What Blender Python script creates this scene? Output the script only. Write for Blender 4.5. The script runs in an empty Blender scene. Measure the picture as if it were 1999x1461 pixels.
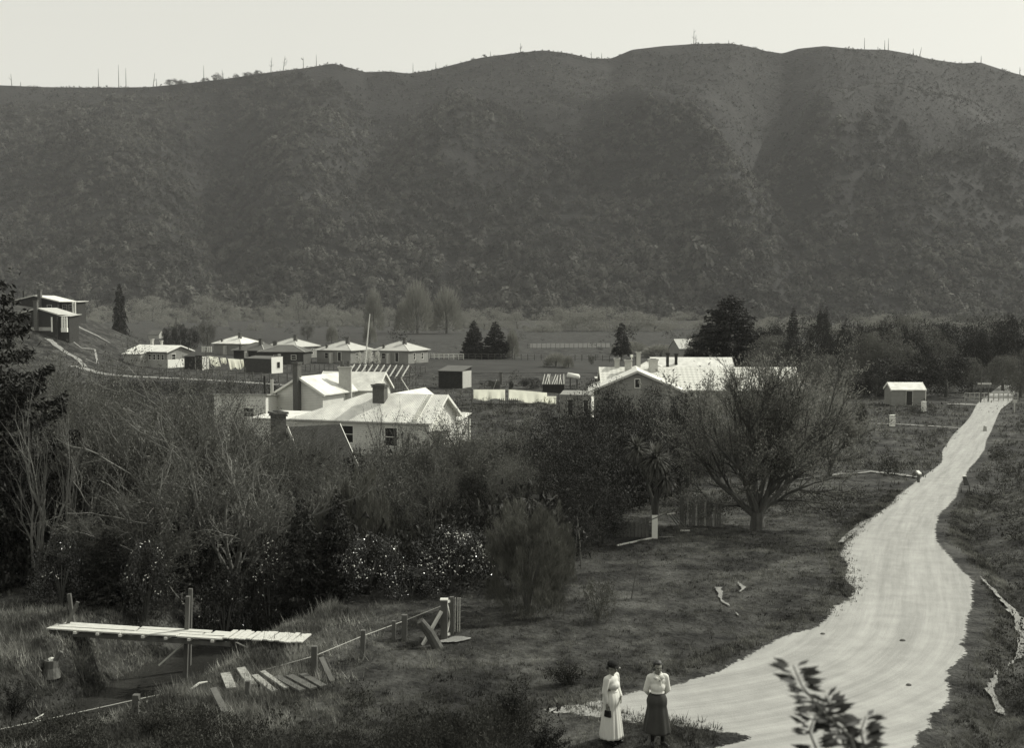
import bpy, math, random
import numpy as np
from mathutils import Vector, Matrix
R = math.radians
scene = bpy.context.scene
COL = scene.collection

# ------------------------------------------------------------------ camera
F, CX, CY = 2200.0, 999.5, 730.5
CAMZ = 8.5
PITCH = math.atan(130.5 / F)               # horizon at row 600 of the photograph
cam_d = bpy.data.cameras.new('camera'); cam = bpy.data.objects.new('camera', cam_d); COL.objects.link(cam)
cam.location = (0, 0, CAMZ); cam.rotation_euler = (R(90) - PITCH, 0, 0)
cam_d.sensor_width = 36; cam_d.lens = 36 * F / 1999.0
cam_d.clip_start = .1; cam_d.clip_end = 6000
cam_d.dof.use_dof = True; cam_d.dof.focus_distance = 70; cam_d.dof.aperture_fstop = 3.6
scene.camera = cam

# ------------------------------------------------------------------ light
SUN_AZ, SUN_EL = R(66), R(42)              # azimuth from +Y towards +X
world = bpy.data.worlds.new('World'); scene.world = world; world.use_nodes = True
nt = world.node_tree; nt.nodes.clear()
sky = nt.nodes.new('ShaderNodeTexSky'); sky.sky_type = 'NISHITA'; sky.sun_disc = False
sky.sun_elevation = SUN_EL; sky.sun_rotation = SUN_AZ; sky.air_density = 1.4; sky.dust_density = 3.0; sky.altitude = 50
bw = nt.nodes.new('ShaderNodeRGBToBW')
pw = nt.nodes.new('ShaderNodeMath'); pw.operation = 'POWER'; pw.inputs[1].default_value = .3
ml = nt.nodes.new('ShaderNodeMath'); ml.operation = 'MULTIPLY'; ml.inputs[1].default_value = 3.95
tint = nt.nodes.new('ShaderNodeVectorMath'); tint.operation = 'SCALE'; tint.inputs[0].default_value = (1.0, .995, .905)
bg = nt.nodes.new('ShaderNodeBackground'); bg.inputs[1].default_value = .11
wo = nt.nodes.new('ShaderNodeOutputWorld')
L = nt.links.new
L(sky.outputs[0], bw.inputs[0]); L(bw.outputs[0], pw.inputs[0]); L(pw.outputs[0], ml.inputs[0]); L(ml.outputs[0], tint.inputs['Scale'])
L(tint.outputs[0], bg.inputs[0]); L(bg.outputs[0], wo.inputs[0])
sd = bpy.data.lights.new('sun', 'SUN'); sd.energy = 3.3; sd.angle = R(.53); sd.color = (1, .985, .89)
sun = bpy.data.objects.new('sun', sd); COL.objects.link(sun)
sv = Vector((math.sin(SUN_AZ) * math.cos(SUN_EL), math.cos(SUN_AZ) * math.cos(SUN_EL), math.sin(SUN_EL)))
sun.rotation_euler = sv.to_track_quat('Z', 'Y').to_euler(); sun.location = (0, 0, 60)
vs = scene.view_settings; vs.view_transform = 'Standard'; vs.look = 'None'; vs.exposure = 0.32; vs.gamma = 1
try:
    scene.cycles.volume_bounces = 0; scene.cycles.max_bounces = 6; scene.cycles.diffuse_bounces = 3; scene.cycles.transparent_max_bounces = 8
except Exception: pass

# ------------------------------------------------------------------ numpy helpers
def ss(t):
    t = np.clip(t, 0, 1); return t * t * (3 - 2 * t)
def _h(ix, iy, seed):
    n = (ix.astype(np.int64) * 374761393 + iy.astype(np.int64) * 668265263 + seed * 974711) & 0x7fffffff
    n = ((n ^ (n >> 13)) * 1274126177) & 0x7fffffff
    return ((n ^ (n >> 16)) & 0xffffff) / float(0xffffff)
def vnoise(x, y, seed=0):
    x = np.asarray(x, float); y = np.asarray(y, float)
    ix = np.floor(x); iy = np.floor(y); fx = x - ix; fy = y - iy
    fx = fx * fx * (3 - 2 * fx); fy = fy * fy * (3 - 2 * fy)
    ix = ix.astype(np.int64); iy = iy.astype(np.int64)
    a = _h(ix, iy, seed); b = _h(ix + 1, iy, seed); c = _h(ix, iy + 1, seed); d = _h(ix + 1, iy + 1, seed)
    return (a * (1 - fx) + b * fx) * (1 - fy) + (c * (1 - fx) + d * fx) * fy
def fbm(x, y, seed=0, o=4):
    s = 0; a = .5; t = 0
    for i in range(o):
        s = s + a * vnoise(np.asarray(x) * 2 ** i, np.asarray(y) * 2 ** i, seed + i * 7); t += a; a *= .5
    return s / t - .5                       # about -.5 .. .5
def pdist(x, y, pts):
    """distance to a polyline and parameter"""
    x = np.asarray(x, float); y = np.asarray(y, float)
    best = np.full(np.broadcast(x, y).shape, 1e9); par = np.zeros_like(best)
    for i in range(len(pts) - 1):
        ax, ay = pts[i][0], pts[i][1]; bx, by = pts[i + 1][0], pts[i + 1][1]
        dx, dy = bx - ax, by - ay; l2 = dx * dx + dy * dy + 1e-9
        t = np.clip(((x - ax) * dx + (y - ay) * dy) / l2, 0, 1)
        d = np.hypot(x - ax - t * dx, y - ay - t * dy)
        m = d < best; best = np.where(m, d, best); par = np.where(m, i + t, par)
    return best, par

# ------------------------------------------------------------------ pixel rays (only used to read real positions off the photograph)
def ray(u, v):
    a = (u - CX) / F; b = (v - CY) / F
    cp, sp = math.cos(PITCH), math.sin(PITCH)
    return a, cp - b * sp, -sp - b * cp
def P(u, v, Y):
    dx, dy, dz = ray(u, v); t = Y / dy
    return Vector((dx * t, Y, CAMZ + dz * t))
def PX(u, Y): return (u - CX) / F * Y

# ------------------------------------------------------------------ the lie of the land
CREST = [(-500,185),(-200,172),(0,172),(100,176),(200,177),(300,176),(380,168),(450,160),(540,147),(600,140),(655,131),(690,140),(720,148),(760,146),(800,150),(840,145),(880,135),(940,120),(1000,112),(1060,106),(1110,112),(1150,121),(1190,122),(1230,105),(1290,98),(1350,94),(1420,93),(1460,100),(1490,108),(1520,112),(1550,103),(1600,98),(1660,104),(1720,105),(1760,112),(1800,122),(1860,131),(1900,129),(1950,145),(1999,158),(2200,190),(2600,210)]
CU = np.array([c[0] for c in CREST], float); CV = np.array([c[1] for c in CREST], float)
HY0, HY1 = 1050.0, 1650.0
def hill_xy(u, v):
    Hc = CAMZ + (600 - np.interp(u, CU, CV)) / F * HY1
    w = (600 - v) / F
    t = min(max((HY0 * w + 12) / (Hc + 3.5 - (HY1 - HY0) * w), 0), 1)
    y = HY0 + (HY1 - HY0) * t
    return ((u - CX) / F * y, y)
SPURS = [([(1080,110),(1150,200),(1230,245),(1300,290),(1400,370),(1520,430),(1570,480)], 38, 62),
         ([(2150,170),(1850,205),(1700,262),(1560,330),(1480,400),(1440,470)], 42, 75),
         ([(1600,98),(1560,170),(1590,230),(1600,300)], 22, 45),
         ([(655,131),(640,220),(600,330),(560,450),(560,580)], 26, 75),
         ([(960,116),(900,200),(860,300),(750,400),(620,470)], 34, 80),
         ([(200,174),(220,300),(260,450),(300,600)], 26, 80),
         ([(1350,94),(1330,170),(1420,250),(1470,300)], 20, 45),
         ([(1030,245),(1100,240),(1230,245)], 16, 60),
         ([(1999,330),(1850,420),(1750,520),(1700,600)], 26, 70),
         ([(1520,112),(1480,250),(1500,380),(1560,470),(1600,590)], -30, 45),
         ([(740,148),(760,280),(700,400)], -20, 60),
         ([(420,165),(430,300),(430,450),(420,560)], -22, 60),
         ([(1900,129),(1950,220),(1999,260)], -18, 50)]
SP = [([hill_xy(u, v) for u, v in pl], a, w) for pl, a, w in SPURS]
GULLY = [(-3, 46), (-5.5, 38), (-7.6, 33), (-8.6, 30), (-9.2, 27.5), (-10.2, 25), (-12, 21.5), (-14, 17)]
# road edges: row -> left and right column of the photograph
RL = [(752,1958),(757,1950),(770,1932),(785,1915),(815,1895),(850,1862),(880,1845),(905,1838),(935,1802),(955,1768),(990,1735),(1020,1690),(1060,1652),(1085,1640),(1130,1660),(1155,1672),(1185,1650),(1220,1600),(1245,1540),(1262,1490),(1275,1470),(1300,1430),(1310,1400),(1340,1300),(1362,1200),(1372,1130),(1385,1055),(1396,1075),(1410,1200),(1424,1300),(1440,1455),(1452,1440),(1461,1400),(1500,1330),(1600,1250),(1650,1200)]
RR = [(752,1984),(757,1984),(785,1975),(800,1955),(830,1940),(860,1925),(880,1920),(905,1900),(925,1885),(945,1872),(970,1865),(1000,1840),(1030,1822),(1060,1822),(1085,1850),(1140,1885),(1180,1895),(1230,1890),(1280,1870),(1320,1850),(1380,1830),(1430,1800),(1461,1785),(1500,1765),(1650,1700)]
def base_z(y): return -3.5 * ss((np.asarray(y, float) - 30) / 70)
def G0(u, v):
    """ground point under a pixel on the smooth base surface"""
    dx, dy, dz = ray(u, v)
    lo, hi = 3.0, 2000.0
    f = lambda Y: CAMZ + dz * Y / dy - float(base_z(Y))
    for _ in range(60):
        m = (lo + hi) / 2
        if f(m) > 0: lo = m
        else: hi = m
    return Vector((dx * lo / dy, lo, CAMZ + dz * lo / dy))
rv = np.arange(754, 1650, 3.0)
rlu = np.interp(rv, [a for a, b in RL], [b for a, b in RL]); rru = np.interp(rv, [a for a, b in RR], [b for a, b in RR])
ROADL = np.array([tuple(G0(u, v)) for u, v in zip(rlu, rv)]); ROADR = np.array([tuple(G0(u, v)) for u, v in zip(rru, rv)])
ry = ROADL[::-1, 1]; rxl = ROADL[::-1, 0]; rxr = ROADR[::-1, 0]
def road_in(x, y, m=0.0):
    """positive inside the road, metres from its edge roughly"""
    xl = np.interp(y, ry, rxl); xr = np.interp(y, ry, rxr)
    d = np.minimum(x - xl, xr - x) + m
    return np.where((y > 16.5) & (y < 125), d, -9.0)
# road mask on a 0.2 m raster, blurred: 1 on the road, 0 about a metre away
_gx = np.arange(-12, 62, .2); _gy = np.arange(15, 128, .2)
_XX, _YY = np.meshgrid(_gx, _gy)
_m = (road_in(_XX, _YY) > 0).astype(float)
for _k in range(3):
    for ax in (0, 1):
        c = np.cumsum(np.pad(_m, [(4, 3) if a == ax else (0, 0) for a in (0, 1)], mode='edge'), axis=ax)
        c = np.concatenate([np.zeros_like(np.take(c, [0], ax)), c], ax); n_ = _m.shape[ax]
        _m = (np.take(c, range(7, 7 + n_), ax) - np.take(c, range(0, n_), ax)) / 7
RM = _m
def rmask(x, y):
    fx = np.clip((np.asarray(x, float) + 12) / .2, 0, RM.shape[1] - 2); fy = np.clip((np.asarray(y, float) - 15) / .2, 0, RM.shape[0] - 2)
    i = fx.astype(int); j = fy.astype(int); a = fx - i; b = fy - j
    return (RM[j, i] * (1 - a) + RM[j, i + 1] * a) * (1 - b) + (RM[j + 1, i] * (1 - a) + RM[j + 1, i + 1] * a) * b
def gz(x, y):
    x = np.asarray(x, float); y = np.asarray(y, float)
    z = base_z(y)
    z = z + 7.0 * ss((16.5 - y) / 16.5)                                     # the bank the camera stands on
    d, par = pdist(x, y, GULLY)
    z = z - (1.65 * ss((y - 19) / 7) * ss((47 - y) / 8)) * (1 - ss((d - .75) / 2.1))
    xr = np.interp(y, ry, rxr)
    z = z + np.where(y < 110, 1.3 * ss((x - xr - 2.2) / 6) * ss((y - 14) / 6) * ss((110 - y) / 50), 0)   # rising bank right of the road
    z = z - np.where(y < 60, .25 * np.exp(-((x - xr - 1.5) / .5) ** 2), 0) * ss((y - 16) / 3)
    k = ss((-70 - x - .12 * (y - 224)) / 36) * ss((y - 178) / 60) * (1 - .92 * ss((y - 258) / 62))
    z = z + 12.5 * k
    off = 1 - ss(rmask(x, y) / .5)
    z = z + off * (1 - ss((y - 80) / 40)) * (.30 * fbm(x / 3.2, y / 3.2, 3, 3) + .12 * fbm(x / .7, y / .7, 9, 2)) * ss((y - 6) / 6)
    if np.any(y > HY0 - 40):
        u = CX + F * x / np.maximum(y, 1)
        Hc = CAMZ + (600 - np.interp(u, CU, CV)) / F * HY1
        t = (y - HY0) / (HY1 - HY0)
        tc = np.clip(t, 0, 1)
        h = (Hc + 3.5) * tc
        win = np.sin(np.pi * tc) ** .6
        sp = 0; gu = 0
        for pl, a, w in SP:
            dd, _ = pdist(x, y, pl)
            bmp = np.exp(-(dd / w) ** 2) * (1 + .25 * fbm(x / 60, y / 60, 31, 2))
            if a > 0: sp = np.maximum(sp, a * bmp)
            else: gu = gu + a * bmp
        h = h + np.sin(np.pi * tc) ** 1.1 * ((1 - ss((tc - .5) / .42)) * 1.7 * sp + 2.4 * gu) + win * (12 * fbm(x / 150, y / 260, 21, 3) + 9 * fbm(x / 40, y / 50, 25, 3))
        h = h - np.where(t > 1, 220 * (t - 1), 0)
        z = np.where(t > 0, -3.5 + h, z)
    return z
def g1(x, y): return float(gz(np.array([x]), np.array([y]))[0])
def G(u, v):
    """the point of the land seen at a pixel"""
    dx, dy, dz = ray(u, v)
    Y = np.concatenate([np.arange(5, 120, .15), np.arange(120, 400, 1.0), np.arange(400, 1700, 5.0)])
    zz = CAMZ + dz * Y / dy
    hit = np.where(zz < gz(dx * Y / dy, Y))[0]
    i = hit[0] if len(hit) else len(Y) - 1
    if i > 0:
        y0, y1 = Y[i - 1], Y[i]
        for _ in range(12):
            m = (y0 + y1) / 2
            if CAMZ + dz * m / dy < g1(dx * m / dy, m): y1 = m
            else: y0 = m
        yy = y1
    else: yy = Y[0]
    x = dx * yy / dy
    return Vector((x, yy, g1(x, yy)))
def S(u, Y):
    """the land at column u, distance Y"""
    x = PX(u, Y); return Vector((x, Y, g1(x, Y)))

# ------------------------------------------------------------------ materials
MATS = {}
def mat(name, v, rough=.9, var=.25, scale=3.0, bump=0, bscale=None, spec=.2, tintb=.93, big=None, stretch=(1, 1, 1), wave=None, detail=5, trans=0, coord='Object', contrast=1):
    if name in MATS: return MATS[name]
    m = bpy.data.materials.new(name); m.use_nodes = True; n = m.node_tree; n.nodes.clear(); Lk = n.links.new
    out = n.nodes.new('ShaderNodeOutputMaterial'); b = n.nodes.new('ShaderNodeBsdfPrincipled')
    b.inputs['Roughness'].default_value = rough; b.inputs['Specular IOR Level'].default_value = spec
    tc = n.nodes.new('ShaderNodeTexCoord'); mp = n.nodes.new('ShaderNodeMapping'); mp.inputs['Scale'].default_value = stretch
    Lk(tc.outputs[coord], mp.inputs[0])
    nz = n.nodes.new('ShaderNodeTexNoise'); nz.inputs['Scale'].default_value = scale; nz.inputs['Detail'].default_value = detail; nz.inputs['Roughness'].default_value = .62
    Lk(mp.outputs[0], nz.inputs[0])
    cr = n.nodes.new('ShaderNodeMapRange'); cr.inputs['From Min'].default_value = .5 - .25 / contrast; cr.inputs['From Max'].default_value = .5 + .25 / contrast
    cr.inputs['To Min'].default_value = v * (1 - var); cr.inputs['To Max'].default_value = v * (1 + var)
    Lk(nz.outputs[0], cr.inputs[0])
    fac = cr.outputs[0]
    if wave:                                # (scale, axis, depth of colour line, bump)
        wv = n.nodes.new('ShaderNodeTexWave'); wv.wave_type = 'BANDS'; wv.bands_direction = wave[1]; wv.inputs['Scale'].default_value = wave[0]
        wv.wave_profile = wave[4] if len(wave) > 4 else 'SIN'
        Lk(tc.outputs['Object'], wv.inputs[0])
        mr = n.nodes.new('ShaderNodeMapRange'); mr.inputs['To Min'].default_value = 1 - wave[2]; mr.inputs['To Max'].default_value = 1
        Lk(wv.outputs['Fac'], mr.inputs[0])
        mu = n.nodes.new('ShaderNodeMath'); mu.operation = 'MULTIPLY'; Lk(fac, mu.inputs[0]); Lk(mr.outputs[0], mu.inputs[1]); fac = mu.outputs[0]
    if big:                                 # broad patches: (scale, low, high)
        nb2 = n.nodes.new('ShaderNodeTexNoise'); nb2.inputs['Scale'].default_value = big[0]; nb2.inputs['Detail'].default_value = 4; Lk(tc.outputs[coord], nb2.inputs[0])
        m2 = n.nodes.new('ShaderNodeMapRange'); m2.inputs['From Min'].default_value = .36; m2.inputs['From Max'].default_value = .64; m2.inputs['To Min'].default_value = big[1]; m2.inputs['To Max'].default_value = big[2]
        Lk(nb2.outputs[0], m2.inputs[0]); mu2 = n.nodes.new('ShaderNodeMath'); mu2.operation = 'MULTIPLY'; Lk(fac, mu2.inputs[0]); Lk(m2.outputs[0], mu2.inputs[1]); fac = mu2.outputs[0]
    sc_ = n.nodes.new('ShaderNodeVectorMath'); sc_.operation = 'SCALE'; sc_.inputs[0].default_value = (1, 1, tintb); Lk(fac, sc_.inputs['Scale'])
    Lk(sc_.outputs[0], b.inputs['Base Color'])
    if bump:
        bp = n.nodes.new('ShaderNodeBump'); bp.inputs['Strength'].default_value = 1; bp.inputs['Distance'].default_value = bump
        if wave and wave[3]:
            Lk(wv.outputs['Fac'], bp.inputs['Height'])
        else:
            nb = n.nodes.new('ShaderNodeTexNoise'); nb.inputs['Scale'].default_value = bscale or scale * 3; nb.inputs['Detail'].default_value = 4
            Lk(mp.outputs[0], nb.inputs[0]); Lk(nb.outputs[0], bp.inputs['Height'])
        Lk(bp.outputs[0], b.inputs['Normal'])
    if trans:
        tr = n.nodes.new('ShaderNodeBsdfTranslucent'); Lk(sc_.outputs[0], tr.inputs[0])
        mx = n.nodes.new('ShaderNodeMixShader'); mx.inputs[0].default_value = trans
        Lk(b.outputs[0], mx.inputs[1]); Lk(tr.outputs[0], mx.inputs[2]); Lk(mx.outputs[0], out.inputs[0])
    else: Lk(b.outputs[0], out.inputs[0])
    m['bsdf'] = b.name; MATS[name] = m
    return m
M_grass = mat('grass_ground', .034, big=(.35, .5, 1.7), var=.85, scale=1.3, bump=.09, bscale=7, contrast=1.5, detail=10)
M_hill = mat('hillside', .012, big=(.008, .7, 1.5), var=.6, scale=.045, bump=1.5, bscale=.25, contrast=1.4, detail=9)
M_road = mat('dirt_road', .33, var=.15, scale=1.4, bump=.012, bscale=22, detail=14, tintb=.95)
M_path = mat('pale_dirt', .24, var=.4, scale=1.6, bump=.02, bscale=20, detail=8, tintb=.95)
M_field = mat('tilled_field', .036, var=.5, scale=.12, detail=8)
M_fieldp = mat('pale_paddock', .09, var=.15, scale=.1, detail=6)
M_blade = mat('grass_blades', .10, big=(.35, .45, 1.7), var=.85, scale=2.2, trans=.3, contrast=1.8, tintb=.9)
M_blade2 = mat('rank_grass', .2, big=(.6, .35, 1.6), var=.6, scale=1.6, trans=.3, contrast=1.4, tintb=.92)
M_scrub = mat('scrub_leaves', .042, var=.5, scale=1.4, trans=.2, tintb=.88)
M_leafd = mat('dark_leaves', .022, var=.5, scale=3, trans=.12, tintb=.88, rough=.6, spec=.25)
M_leafg = mat('glossy_leaves', .03, var=.4, scale=3, rough=.16, spec=.9, trans=.1, tintb=.9)
M_leafm = mat('mid_leaves', .12, var=.5, scale=2, trans=.25, tintb=.9, rough=.6)
M_leaft = mat('willow_leaves', .2, var=.5, scale=2, trans=.3, tintb=.9, rough=.6)
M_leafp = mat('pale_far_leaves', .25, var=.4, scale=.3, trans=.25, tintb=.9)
M_forest = mat('forest_leaves', .050, big=(.006, .7, 1.4), var=.7, scale=.05, trans=.06, tintb=.88, contrast=2.2)
M_broom = mat('broom_twigs', .115, var=.5, scale=2, trans=.15, tintb=.88)
M_bark = mat('bark', .10, var=.5, scale=6, bump=.02, stretch=(1, 1, .25))
M_barkp = mat('pale_bark', .15, var=.45, scale=6, bump=.01, stretch=(1, 1, .25))
M_twig = mat('grey_twigs', .085, var=.6, scale=1.2)
M_dead = mat('dead_wood', .12, var=.4, scale=1)
M_wood = mat('weathered_timber', .11, var=.35, scale=4, bump=.006, stretch=(1, 1, .3))
M_woodp = mat('pale_timber', .55, var=.25, scale=5, bump=.005, stretch=(1, 4, 1))
M_board_old = mat('split_boards', .3, var=.4, scale=5, stretch=(1, 4, 1))
M_woodd = mat('dark_timber', .045, var=.4, scale=4, wave=(3.2, 'X', .5, 1), bump=.01)
M_shingle = mat('dark_shingles', .05, var=.5, scale=6, wave=(4, 'X', .35, 1), bump=.02)
M_board = mat('weatherboard', .8, var=.08, scale=1.5, wave=(1.9, 'Z', .22, 1, 'SAW'), bump=.02)
M_boardm = mat('grey_weatherboard', .30, var=.12, scale=1.5, wave=(1.9, 'Z', .22, 1, 'SAW'), bump=.02)
M_boardd = mat('dark_stained_wall', .05, var=.2, scale=1.5, wave=(1.6, 'Z', .25, 1, 'SAW'), bump=.015)
M_batten = mat('board_and_batten', .085, var=.25, scale=2, wave=(1.1, 'X', .6, 1), bump=.02)
M_rough = mat('pale_roughcast', .36, var=.12, scale=8, bump=.01)
M_iron = mat('pale_iron_roof', .72, var=.3, scale=.9, rough=.55, wave=(2.1, 'X', .10, 1), bump=.02, spec=.4)
M_irong = mat('grey_iron_roof', .50, var=.14, scale=.6, rough=.6, wave=(2.1, 'X', .12, 1), bump=.02, spec=.3)
M_irond = mat('dark_iron_roof', .14, var=.2, scale=.6, rough=.7, wave=(2.1, 'X', .3, 1), bump=.02)
M_white = mat('white_paint', .78, var=.08, scale=3)
M_trim = mat('trim_paint', .5, var=.1, scale=3)
M_brick = mat('sooty_brick', .13, var=.3, scale=7, bump=.006, wave=(4.2, 'Z', .3, 1))
M_brickp = mat('rendered_brick', .42, var=.15, scale=6, bump=.006)
M_cap = mat('chimney_soot', .03, var=.3, scale=5)
M_glass = mat('window_glass', .02, rough=.12, var=.1, spec=.6)
M_linen = mat('white_linen', .92, var=.04, scale=2, trans=.7)
M_water = mat('stream_water', .03, rough=.06, var=.3, scale=2, bump=.01, bscale=6, spec=.9)
M_wire = mat('wire', .3, rough=.5, var=.1)
M_skin = mat('skin', .20, var=.06, scale=4, rough=.6, tintb=.88)
M_hair = mat('dark_hair', .03, var=.4, scale=40, rough=.5, spec=.4)
M_hat = mat('dark_felt', .012, var=.3, scale=20)
M_blouse = mat('white_blouse', .78, var=.05, scale=6, trans=.1)
M_dress = mat('pale_striped_dress', .70, var=.06, scale=4, trans=.08)
M_skirt = mat('dark_skirt', .055, var=.15, scale=5)
M_shoe = mat('dark_leather', .012, var=.2, rough=.4, spec=.4)
M_lips = mat('lips', .09, var=.05)
M_eye = mat('eye', .02, var=.05, rough=.3)
# diamond patterned roof
def diamond_mat():
    m = mat('diamond_tile_roof', .62, var=.08, scale=1, rough=.7)
    n = m.node_tree; Lk = n.links.new; b = n.nodes[m['bsdf']]
    tc = n.nodes.new('ShaderNodeTexCoord'); mp = n.nodes.new('ShaderNodeMapping'); mp.inputs['Rotation'].default_value = (0, 0, R(45)); mp.inputs['Scale'].default_value = (1.35, 1.35, 0)
    ck = n.nodes.new('ShaderNodeTexChecker'); ck.inputs['Scale'].default_value = 1.9; ck.inputs[1].default_value = (.66, .66, .61, 1); ck.inputs[2].default_value = (.52, .52, .48, 1)
    Lk(tc.outputs['Object'], mp.inputs[0]); Lk(mp.outputs[0], ck.inputs[0]); Lk(ck.outputs[0], b.inputs['Base Color'])
    return m
M_diamond = diamond_mat()
def road_mat():
    m = M_road; n = m.node_tree; Lk = n.links.new; b = n.nodes[m['bsdf']]
    uv = n.nodes.new('ShaderNodeUVMap'); uv.uv_map = 'UVMap'
    mp = n.nodes.new('ShaderNodeMapping'); mp.inputs['Scale'].default_value = (1.25, .05, 1); Lk(uv.outputs[0], mp.inputs[0])
    nz = n.nodes.new('ShaderNodeTexNoise'); nz.inputs['Scale'].default_value = 1.6; nz.inputs['Detail'].default_value = 12; nz.inputs['Roughness'].default_value = .75; nz.inputs['Distortion'].default_value = .05
    Lk(mp.outputs[0], nz.inputs[0])
    mr = n.nodes.new('ShaderNodeMapRange'); mr.inputs['From Min'].default_value = .3; mr.inputs['From Max'].default_value = .7; mr.inputs['To Min'].default_value = .7; mr.inputs['To Max'].default_value = 1.22
    Lk(nz.outputs[0], mr.inputs[0])
    old = b.inputs['Base Color'].links[0].from_node
    sc2 = n.nodes.new('ShaderNodeVectorMath'); sc2.operation = 'SCALE'; Lk(old.outputs[0], sc2.inputs[0]); Lk(mr.outputs[0], sc2.inputs['Scale'])
    Lk(sc2.outputs[0], b.inputs['Base Color'])
road_mat()
def ragged(m, width, scale, amt):
    """let grass show through the edges of a strip of dirt: alpha from noise and the distance to the edge"""
    n = m.node_tree; Lk = n.links.new; b = n.nodes[m['bsdf']]; out = [q for q in n.nodes if q.type == 'OUTPUT_MATERIAL'][0]
    uv = n.nodes.new('ShaderNodeUVMap'); uv.uv_map = 'EdgeMap'; sx = n.nodes.new('ShaderNodeSeparateXYZ'); Lk(uv.outputs[0], sx.inputs[0])
    tc = n.nodes.new('ShaderNodeTexCoord'); nz = n.nodes.new('ShaderNodeTexNoise'); nz.inputs['Scale'].default_value = scale; nz.inputs['Detail'].default_value = 8; nz.inputs['Roughness'].default_value = .7
    Lk(tc.outputs['Object'], nz.inputs[0])
    dv = n.nodes.new('ShaderNodeMath'); dv.operation = 'DIVIDE'; Lk(sx.outputs[0], dv.inputs[0]); dv.inputs[1].default_value = width       # metres from the edge
    ad = n.nodes.new('ShaderNodeMath'); ad.operation = 'MULTIPLY_ADD'; Lk(nz.outputs[0], ad.inputs[0]); ad.inputs[1].default_value = amt; Lk(dv.outputs[0], ad.inputs[2])
    mr = n.nodes.new('ShaderNodeMapRange'); mr.inputs['From Min'].default_value = amt * .5 + .35; mr.inputs['From Max'].default_value = amt * .5 + .5; Lk(ad.outputs[0], mr.inputs[0])
    tr = n.nodes.new('ShaderNodeBsdfTransparent'); mx = n.nodes.new('ShaderNodeMixShader'); Lk(mr.outputs[0], mx.inputs[0]); Lk(tr.outputs[0], mx.inputs[1]); Lk(b.outputs[0], mx.inputs[2]); Lk(mx.outputs[0], out.inputs[0])
ragged(M_road, .4, 5.0, 1.3)
ragged(M_path, .14, 3.0, 1.0)

# ------------------------------------------------------------------ mesh builders
def new_mesh(name, verts, faces, m=None, smooth=False, mats=None, midx=None):
    """verts (N,3); faces: (M,k) array or list of faces"""
    me = bpy.data.meshes.new(name)
    if isinstance(faces, np.ndarray):
        nv = len(verts); k = faces.shape[1]; nf = len(faces)
        me.vertices.add(nv); me.vertices.foreach_set('co', np.ascontiguousarray(verts, dtype=np.float32).ravel())
        me.loops.add(nf * k); me.loops.foreach_set('vertex_index', np.ascontiguousarray(faces, dtype=np.int32).ravel())
        me.polygons.add(nf); me.polygons.foreach_set('loop_start', np.arange(0, nf * k, k, dtype=np.int32))
        me.polygons.foreach_set('use_smooth', np.full(nf, smooth))
        if midx is not None: me.polygons.foreach_set('material_index', np.asarray(midx, dtype=np.int32))
        me.update(calc_edges=True)
    else:
        me.from_pydata([tuple(map(float, v)) for v in verts], [], [tuple(f) for f in faces])
        for i, p in enumerate(me.polygons):
            p.use_smooth = smooth
            if midx is not None: p.material_index = int(midx[i])
        me.update()
    for mm in (mats or ([m] if m else [])): me.materials.append(mm)
    return me
def link(name, me, parent=None, loc=(0, 0, 0), rz=0):
    o = bpy.data.objects.new(name, me); COL.objects.link(o)
    if parent: o.parent = parent
    o.location = loc; o.rotation_euler = (0, 0, rz)
    return o
def tag(o, label, cat, group=None, kind=None):
    o['label'] = label; o['category'] = cat
    if group: o['group'] = group
    if kind: o['kind'] = kind
    return o
def thing(name, label, cat, loc=(0, 0, 0), rz=0, group=None):
    o = bpy.data.objects.new(name, None); COL.objects.link(o); o.empty_display_size = .3
    o.location = loc; o.rotation_euler = (0, 0, rz)
    return tag(o, label, cat, group)
def structure(name, me, label=None):
    o = link(name, me); o['kind'] = 'structure'
    if label: o['label'] = label
    return o
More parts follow.
